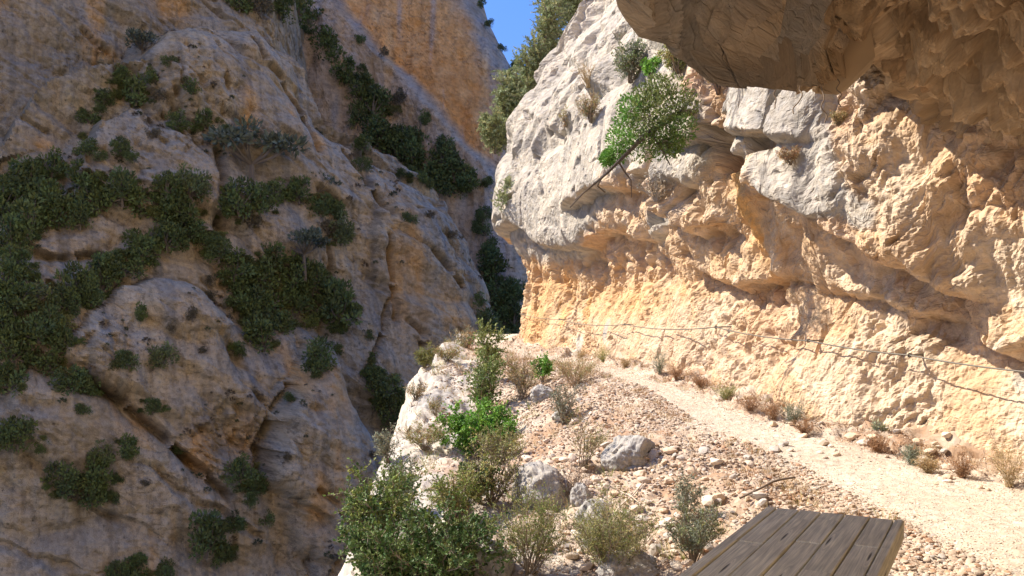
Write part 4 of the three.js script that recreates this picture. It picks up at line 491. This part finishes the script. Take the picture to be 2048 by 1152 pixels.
function place(name, label, cat, kit, p, yaw, group, sc = 1) { const g = thing(name, label, cat, p, group); mesh('stem', kit.wood, woodMat, g); mesh('foliage', kit.crown, leafMat, g); g.rotation.y = yaw; g.scale.setScalar(sc); return g; }
const GB = (u, v) => { let p = groundHit(u, v); for (let k = 0; !p && k < 60; k++) p = groundHit(u + k * 4, v); return p; };
const GREEN = [[.20, .27, .06], [.16, .24, .055], [.25, .29, .08]], DARK = [[.07, .14, .04], [.10, .17, .05], [.14, .19, .06]], OLIVE = [[.32, .33, .12], [.26, .29, .10], [.37, .34, .15]], BRIGHT = [[.16, .34, .05], [.2, .40, .06], [.12, .27, .04]], SAGE = [[.21, .24, .17], [.26, .28, .21]], STRAW = [[.42, .31, .16], [.36, .24, .12], [.46, .36, .2]], RUST = [[.34, .19, .10], [.38, .23, .12], [.28, .16, .09]];  // DARK leaf greens also carry the shade at the bank's lower left
const px = (p, w) => w / F * -p.z;
const G2 = 'shrubs on the sunlit bank';
const B = (u, v, w, h, seed, name, label, opt) => { const p = GB(u, v); if (!p) { console.log('no ground', label); return; } const H = px(p, h), Wd = px(p, w) / 2; return place(name, label, 'shrub', shrub(seed, (o => ({ ...o, twigs: Math.round(o.twigs * 1.5), len: o.len * 1.25, wid: o.wid * 1.3 }))({ stems: 12, w: Wd * 1.1, h: H * 1.1, r: .012, twigs: 16, twig: H * .22, leaves: 9, len: .03, wid: .016, leaf: GREEN, bark: [.2, .16, .12], ...opt })), p, seed, G2); };
B(755, 1110, 130, 180, 61, 'leafy_shrub', 'tall green shrub at the outer edge, leftmost on the bank', { stems: 16, twigs: 22, leaf: [...GREEN, ...DARK], len: .035, wid: .02, leaves: 9 });
B(865, 1185, 270, 160, 62, 'leafy_shrub', 'big dark green bush spreading along the bottom edge', { stems: 30, twigs: 26, leaf: DARK, leaves: 11, len: .03, wid: .02, low: .12 });
B(775, 1190, 190, 160, 63, 'leafy_shrub', 'dark low bush at the very bottom left of the bank', { stems: 20, twigs: 22, leaf: DARK, leaves: 10, len: .03, wid: .02, low: .1 });
B(800, 1030, 130, 110, 64, 'leafy_shrub', 'grey green leafy shrub behind the big dark bush', { stems: 14, twigs: 18, leaf: [...GREEN, ...SAGE], leaves: 9 });
B(915, 1040, 160, 100, 65, 'leafy_shrub', 'olive brown scrub above the big dark bush', { stems: 18, twigs: 16, leaf: [...OLIVE, ...GREEN], leaves: 7 });
B(985, 1010, 110, 150, 66, 'twiggy_shrub', 'bare twiggy shrub fanning out right of the big dark bush', { stems: 20, twigs: 10, leaf: [...OLIVE, [.16, .12, .08]], leaves: 3, r: .009, bark: [.17, .13, .10], arch: 1 });
B(955, 1000, 100, 90, 67, 'leafy_shrub', 'dark stemmed olive shrub above the twiggy one', { stems: 12, twigs: 14, leaf: [...OLIVE, ...DARK], leaves: 8 });
B(950, 912, 150, 110, 68, 'green_shrub', 'vivid bright green bush in the gully', { stems: 22, twigs: 24, leaf: BRIGHT, leaves: 11, len: .045, wid: .034, low: .1, r: .01 });
B(955, 845, 90, 135, 69, 'box_shrub', 'open upright shrub with small leaves above the bright bush', { stems: 7, twigs: 26, leaf: [[.2, .27, .085], [.16, .22, .07]], leaves: 11, len: .05, wid: .03, r: .016, spread: 1 });
B(985, 765, 75, 125, 70, 'box_shrub', 'slender upright sapling rising against the path', { stems: 3, twigs: 30, leaf: [[.25, .3, .10], [.2, .25, .08]], leaves: 11, len: .06, wid: .034, r: .016, spread: .8 });
B(1000, 930, 110, 80, 71, 'feathery_shrub', 'yellow green feathery shrub right of the vivid bush', { stems: 16, twigs: 16, leaf: [[.26, .29, .09], ...OLIVE], leaves: 9, len: .035, wid: .01 });
B(1045, 800, 90, 90, 72, 'feathery_shrub', 'yellowish green tall grass clump at the head of the gully', { stems: 18, twigs: 12, leaf: [[.28, .30, .09], ...STRAW], leaves: 7, len: .05, wid: .008, rise: 1 });
B(1085, 765, 34, 50, 73, 'leafy_shrub', 'small fresh green sprig at the path edge above the gully', { stems: 6, twigs: 14, leaf: BRIGHT, leaves: 8, len: .05, wid: .025 });
B(1130, 850, 70, 90, 74, 'grey_shrub', 'grey leaved shrub on the stony slope', { stems: 12, twigs: 12, leaf: SAGE, leaves: 7, len: .03, wid: .01 });
B(1165, 935, 90, 110, 75, 'twiggy_shrub', 'thin stalky shrub with tan tips left of the grey boulder', { stems: 14, twigs: 10, leaf: [...OLIVE, ...STRAW], leaves: 5, len: .025, wid: .008, r: .006, rise: 1 });
B(1150, 770, 110, 60, 76, 'dry_shrub', 'pale dry brush along the outer edge of the path', { stems: 40, twigs: 7, leaf: [...STRAW, ...OLIVE], leaves: 5, len: .04, wid: .007, r: .006, rise: 1.2, bark: [.34, .25, .16] });
B(1060, 1150, 150, 170, 77, 'feathery_shrub', 'dark stemmed feathery shrub at the bottom edge left of the pale slab', { stems: 26, twigs: 16, leaf: [...OLIVE, ...GREEN], leaves: 9, len: .022, wid: .005, r: .006, rise: 1 });
B(1215, 1165, 190, 170, 78, 'feathery_shrub', 'large feathery green shrub at the bottom left of the table', { stems: 34, twigs: 18, leaf: [[.15, .19, .07], ...OLIVE], leaves: 10, len: .022, wid: .005, r: .006, rise: 1.1 });
B(1385, 1120, 110, 110, 79, 'feathery_shrub', 'light green feathery shrub touching the left edge of the table', { stems: 24, twigs: 16, leaf: [[.24, .28, .12], ...SAGE], leaves: 9, len: .022, wid: .006, r: .006, rise: 1 });
B(1375, 1035, 60, 90, 80, 'grey_shrub', 'small grey green sprig with dark twigs above the feathery shrub by the table', { stems: 8, twigs: 12, leaf: SAGE, leaves: 7, len: .03, wid: .009, r: .006 });
B(1140, 1000, 90, 90, 81, 'twiggy_shrub', 'brown dead twig clump below the stalky shrub', { stems: 24, twigs: 8, leaf: [[.3, .24, .16]], leaves: 2, len: .02, wid: .005, r: .005, bark: [.24, .18, .14] });
B(850, 735, 36, 46, 82, 'leafy_shrub', 'yellow green tuft hanging over the far left edge of the shoulder', { stems: 14, twigs: 12, leaf: [[.26, .27, .08], [.2, .22, .07]], leaves: 8, len: .05, wid: .015 });
B(930, 695, 60, 40, 83, 'dry_shrub', 'greyish dry bush at the top of the shoulder near the bend', { stems: 26, twigs: 8, leaf: [...SAGE, ...STRAW], leaves: 6, len: .06, wid: .015, r: .008 });
B(895, 720, 60, 30, 84, 'dry_shrub', 'low straw coloured bush on the shoulder edge', { stems: 26, twigs: 7, leaf: [...STRAW, ...OLIVE], leaves: 6, len: .05, wid: .012, r: .007 });
B(830, 800, 40, 40, 85, 'dry_shrub', 'pale dry tuft clinging to the white rock edge', { stems: 16, twigs: 7, leaf: [...STRAW, ...SAGE], leaves: 6, len: .04, wid: .01, r: .007 });
B(850, 900, 110, 55, 86, 'dry_shrub', 'olive straw tussock across the white rock', { stems: 40, twigs: 8, leaf: [...OLIVE, ...STRAW], leaves: 6, len: .035, wid: .008, r: .006, rise: .9 });
B(775, 925, 50, 70, 87, 'grey_shrub', 'whitish green sprig on the edge above the leftmost shrub', { stems: 10, twigs: 12, leaf: [[.36, .38, .25], ...SAGE], leaves: 7, len: .03, wid: .014 });
B(870, 830, 40, 36, 88, 'dry_shrub', 'small dry tuft in the middle of the white rock', { stems: 18, twigs: 6, leaf: [...STRAW, ...OLIVE], leaves: 5, len: .035, wid: .008, r: .005 });
// along the foot of the wall
const G3 = 'plants along the foot of the yellow wall';
const wallFoot = [[1205, 722, 44, 28, OLIVE, 'grey green bush'], [1320, 745, 50, 46, SAGE, 'upright greyish bush'], [1352, 760, 50, 30, RUST, 'russet dry tuft'], [1400, 778, 50, 26, RUST, 'reddish dry tuft'], [1450, 800, 50, 28, OLIVE, 'fresh olive tuft'], [1500, 822, 60, 34, RUST, 'rusty brown tuft'], [1545, 838, 60, 30, RUST, 'wide rust coloured tuft'], [1585, 845, 44, 40, SAGE, 'silvery grey bush'], [1610, 868, 50, 26, RUST, 'low red brown tuft'], [1755, 905, 50, 34, RUST, 'thin reddish tuft'], [1822, 930, 34, 40, SAGE, 'dark grey green sprig'], [1855, 945, 50, 34, STRAW, 'straw yellow tuft'], [1925, 955, 60, 44, RUST, 'loose brown tuft'], [2020, 975, 90, 100, STRAW, 'tall pale twiggy bush'], [1160, 715, 40, 16, STRAW, 'tiny straw tuft'], [1250, 735, 30, 18, STRAW, 'tiny pale tuft']];
wallFoot.forEach(([u, v, w, h, leaf, what], i) => { const p = GB(u, v); if (!p) return; const H = px(p, h) * 1.1, W2 = px(p, w) / 2; const o = place(leaf === SAGE || leaf === OLIVE ? 'small_shrub' : 'dry_tuft', `${what} at the foot of the wall, ${ORD[i]} going towards the table`, leaf === SAGE || leaf === OLIVE ? 'shrub' : 'tuft', shrub(200 + i, { stems: 26, w: W2, h: H, r: .0035, twigs: 9, twig: H * .3, leaves: 5, len: .03, wid: .006, leaf, bark: leaf.map(c => c.map(x => x * .7))[0], rise: .8, low: .1 }), p, i, G3); });
// grasses strewn over the bank: countless, one object
{ const r = rng(31), geos = [], protos = [grassGeo(1, 26, .16, .12, STRAW), grassGeo(2, 26, .13, .12, RUST), grassGeo(3, 26, .16, .14, [...OLIVE, ...STRAW]), grassGeo(4, 22, .2, .1, [...GREEN, ...OLIVE])]; const M = new THREE.Matrix4();
  for (let i = 0; i < 620; i++) { const d = 6 + 20 * r() ** 1.2, cx = crX(d), q = plX(d), x = mix(cx, q + .1, .05 + .97 * r()); if (fbm(x * .9 + 5, d * .7, 31, 3) < -.05 && r() < .7) continue; const y = groundY(x, -d); if (y < -90) continue; const s = (.55 + .8 * r()) * mix(1, 1.5, sst(10, 24, d)); M.makeRotationY(r() * 6.3).scale(V(s, s, s)).setPosition(x, y, -d); geos.push(protos[Math.min(3, (r() * (x > q - .8 ? 2.2 : 4)) | 0)].clone().applyMatrix4(M)); }
  for (let i = 0; i < 330; i++) { const d = 7.5 + 15 * r() ** 1.1, w = wallX(d), x = w - .08 - .5 * r() ** 2; if (n3(d * .8, 3, 1) < -.12) continue; const y = groundY(x, -d); if (y < -90) continue; const s = .4 + .7 * r(); M.makeRotationY(r() * 6.3).scale(V(s, s * (.6 + .6 * r()), s)).setPosition(x, y, -d); geos.push(protos[r() < .62 ? 1 : r() < .7 ? 0 : 2].clone().applyMatrix4(M)); }
  for (let i = 0; i < 260; i++) { const d = 6.5 + 15 * r(), x = plX(d) - .15 + (r() - .5) * .7; if (n3(d * .7, 9, 1) < -.1) continue; const y = groundY(x, -d); if (y < -90) continue; const s = .45 + .6 * r(); M.makeRotationY(r() * 6.3).scale(V(s, s, s)).setPosition(x, y, -d); geos.push(protos[r() < .7 ? 1 : 0].clone().applyMatrix4(M)); }
  const g = mesh('bank_grass', mergeGeometries(geos), leafMat); g.userData.kind = 'stuff'; tag(g, 'dry straw and rust coloured grass strewn over the stony bank and path edges', 'grass'); }
stage('bank plants');

// ---- plants on the sunlit crag
const G4 = 'shrubs on the sunlit crag';
const WB = (u, v) => wallHit(u, v);
function crag(u, v, w, h, seed, name, label, cat, opt) { const p = WB(u, v); if (!p) { console.log('no wall', label); return; } const H = px(p, h), Wd = px(p, w) / 2; return place(name, label, cat, shrub(seed, { stems: 12, w: Wd, h: H, r: .014, twigs: 16, twig: H * .22, leaves: 9, len: .06, wid: .03, leaf: GREEN, ...opt }), p.clone().add(V(-.05, -.05, .05)), seed, G4); }
// junipers on its left skyline: they stand on the shoulder behind the edge
const JUN = [[.29, .34, .17], [.23, .28, .13], [.34, .38, .21]];
[[1090, 60, 140, 150, 32, 'topmost ragged juniper against the sky on the crag edge'], [1062, 145, 100, 120, 31.5, 'dense juniper below the topmost one on the crag edge'], [1024, 205, 90, 110, 30.5, 'middle juniper on the left edge of the crag'], [990, 265, 70, 90, 29.5, 'grey green juniper leaning from the left edge of the crag'], [1140, 10, 90, 90, 33, 'juniper at the top of the picture behind the crag edge']].forEach(([u, v, w, h, d, label], i) => { const p = at(u, v + h * .45, d), H = px(p, h) * 1.1, Wd = px(p, w) / 2; place('juniper', label, 'tree', shrub(300 + i, { stems: 9, w: Wd, h: H, r: .05, twigs: 60, twig: H * .17, leaves: 20, len: .11, wid: .05, leaf: JUN, bark: [.2, .17, .14], low: .2, rise: .3 }), p, i * 2, 'junipers on the crag edge'); });
crag(1010, 440, 44, 95, 310, 'juniper', 'small crooked juniper growing from the prow of the crag', 'tree', { stems: 4, twigs: 26, leaf: JUN, leaves: 14, len: .08, wid: .04, lean: [-.2, .1], low: .45 });
crag(1180, 170, 60, 60, 311, 'grass_tussock', 'spiky straw tussock high on the crag', 'tussock', { stems: 40, twigs: 1, leaves: 2, len: .3, wid: .012, leaf: STRAW, r: .008, bark: [.4, .3, .17] });
crag(1265, 160, 70, 90, 312, 'leafy_shrub', 'light green shrub under the overhang lip on the crag', 'shrub', { leaf: [[.2, .26, .1], ...SAGE], stems: 16 });
crag(1305, 150, 44, 46, 313, 'leafy_shrub', 'vivid green clump beside the overhang lip', 'shrub', { leaf: BRIGHT, stems: 12 });
crag(1360, 140, 90, 60, 314, 'leafy_shrub', 'olive twiggy bush just below the overhang lip', 'shrub', { leaf: OLIVE, stems: 20, twigs: 10, leaves: 6 });
crag(1440, 180, 80, 80, 315, 'twiggy_shrub', 'leafless dark twig fan below the overhang lip', 'shrub', { leaf: [[.3, .25, .15]], leaves: 1, stems: 16, twigs: 9, bark: [.16, .12, .1], lean: [-.5, .2] });
crag(1185, 240, 50, 60, 316, 'leafy_shrub', 'yellow green tuft in the crack of the crag', 'shrub', { leaf: [[.25, .28, .1], ...STRAW], stems: 14, len: .06, wid: .012 });
crag(1135, 250, 40, 40, 317, 'dry_shrub', 'pale dry tuft on the middle of the crag', 'shrub', { leaf: [...STRAW, ...OLIVE], stems: 20, twigs: 6, len: .06, wid: .012 });
crag(1320, 395, 90, 60, 318, 'twiggy_shrub', 'tangle of grey dead twigs hanging under the green tree', 'shrub', { leaf: [[.28, .24, .18]], leaves: 1, stems: 30, twigs: 8, r: .007, bark: [.32, .28, .24], spread: 1 });
crag(1585, 320, 44, 40, 319, 'dry_shrub', 'dry brown tuft in the niche of the grey face', 'shrub', { leaf: [...STRAW, ...RUST], stems: 30, twigs: 6, r: .004, len: .04, wid: .007 });
crag(1680, 240, 40, 30, 320, 'dry_shrub', 'pale green tuft on the grey face near the overhang', 'shrub', { leaf: [[.3, .32, .16], ...STRAW], stems: 24, twigs: 6, r: .004, len: .04, wid: .007 });
crag(1758, 860, 34, 30, 321, 'rosette_plant', 'pale blue green rosette on a stalk against the wall', 'plant', { leaf: [[.33, .36, .25]], stems: 6, twigs: 6, leaves: 6, len: .07, wid: .016, r: .005 });
// the green tree that leans out of the crag: bare trunk from the lower left to its root at the upper right
{ const root = WB(1390, 225) || at(1390, 225, 15), d0 = -root.z, pts = [[1395, 222, d0 + .1], [1350, 232, d0 - .25], [1320, 250, d0 - .5], [1285, 275, d0 - .7], [1250, 310, d0 - .8], [1215, 345, d0 - .75], [1180, 375, d0 - .6], [1150, 400, d0 - .4]].map(q => at(...q)), rad = [.06, .055, .05, .042, .032, .024, .016, .008];
  const g = thing('leaning_tree', 'green leafed tree leaning out from the crag with a long bare trunk', 'tree', root), Wd = new Tris(), Lf = new Tris(), r = rng(404), bark = [.17, .14, .12], loc = pts.map(p => p.clone().sub(root));
  for (let i = 0; i < loc.length - 1; i++) Wd.stick(loc[i], loc[i + 1], rad[i], rad[i + 1], jit(bark, r), 7);
  const side = [[[1235, 320], [1250, 345], [1262, 360], [1263, 395]], [[1300, 265], [1325, 300], [1340, 330]], [[1205, 352], [1195, 372], [1210, 385]], [[1190, 366], [1165, 388], [1140, 415]]]; for (const br of side) { let pv = null; br.forEach(([u, v], i) => { const p = at(u, v, d0 - .7 + .12 * i).sub(root); if (pv) Wd.stick(pv, p, .018 / i ** .5, .018 / (i + 1) ** .6, jit(bark, r), 5); pv = p; }); }
  mesh('trunk', Wd.geo(), woodMat, g);
  const clump = [[1345, 190, 34], [1330, 215, 36], [1300, 225, 34], [1275, 235, 34], [1255, 255, 28], [1240, 280, 22], [1300, 260, 36], [1335, 255, 34], [1365, 215, 28], [1325, 285, 30], [1285, 290, 28], [1365, 260, 24], [1230, 310, 18], [1260, 215, 22], [1315, 175, 22], [1345, 290, 20], [1215, 318, 12], [1290, 195, 22]];
  for (const [u, v, R] of clump) { const c = at(u, v, d0 - .55 + (r() - .5) * .7).sub(root), rr = R / F * d0, tint = u < 1275 ? [.14, .30, .05] : v < 230 ? [.17, .22, .07] : [.13, .21, .05]; Wd.stick(c, c.clone().add(V(0, -.1, 0)), .005, .004, bark, 3); for (let i = 0; i < 380; i++) { const dd = rdir(r), p = c.clone().addScaledVector(dd, rr * Math.cbrt(r()) * 1.15), o = dd.clone().add(rdir(r)).add(V(0, .4, 0)).normalize(); Lf.leaf(p, o, new THREE.Vector3().crossVectors(o, rdir(r)).normalize(), .05 + .035 * r(), .02 + .012 * r(), jit(tint, r, .6), .2); } for (let i = 0; i < 7; i++) { const e = c.clone().addScaledVector(rdir(r), rr * .8); Wd.stick(c.clone().lerp(loc[2], .15), e, .007, .003, jit(bark, r), 3); } }
  mesh('crown', Lf.geo(), leafMat, g); mesh('branch', Wd.geo(), woodMat, g); }
// fallen sticks on the bank and roots that hang from the overhang
const stick = (pxs, rad, label, dx) => { const P = pxs.map(([u, v]) => GB(u, v)).filter(Boolean); if (P.length < 2) return; const o = P[0], pts = P.map((p, i) => p.clone().sub(o).add(V(0, rad * 2.2 + .03, 0))); const m = mesh('fallen_branch', tube(pts, rad, 6, 24), new THREE.MeshStandardMaterial({ color: new THREE.Color().setRGB(...dx), roughness: .95 })); m.position.copy(o); tag(m, label, 'branch', 'fallen branches on the bank'); };
stick([[1480, 1008], [1520, 992], [1550, 976], [1590, 966]], .012, 'dark dead branch lying behind the far end of the table', [.16, .12, .09]);
stick([[1205, 1085], [1235, 1035], [1265, 1000], [1285, 975]], .008, 'long pale stick lying up the scree', [.5, .42, .33]);
stick([[1240, 990], [1262, 1004], [1280, 1016]], .006, 'short pale stick crossing the long one on the scree', [.5, .42, .33]);
stick([[1085, 975], [1105, 985], [1115, 1002]], .007, 'curved pale stick over the broad grey rock', [.5, .43, .35]);
[[1560, 178, 40], [1636, 172, 75], [1605, 178, 50], [1668, 168, 45]].forEach(([u, v, n], i) => { const r = rng(700 + i), d = [7.0, 7.2, 7.1, 7.6][i], a = at(u, v - 25, d), pts = [V(0, 0, 0)]; for (let k = 1; k < 7; k++) pts.push(V((r() - .5) * .05 + k * .012 * (i % 2 ? 1 : -1), -(n + 25) / F * d * k / 6, (r() - .5) * .05)); const m = mesh('hanging_root', tube(pts, .006, 5, 30), new THREE.MeshStandardMaterial({ color: new THREE.Color().setRGB(.2, .15, .11), roughness: .95 })); m.position.copy(a); tag(m, ['short thin root hanging from the lip of the overhang, leftmost', 'longest thin root hanging from the lip of the overhang', 'thin root hanging left of the longest one', 'thin root hanging right of the longest one'][i], 'root', 'roots hanging from the overhang'); });
stage('all');
renderer.render(scene, camera);
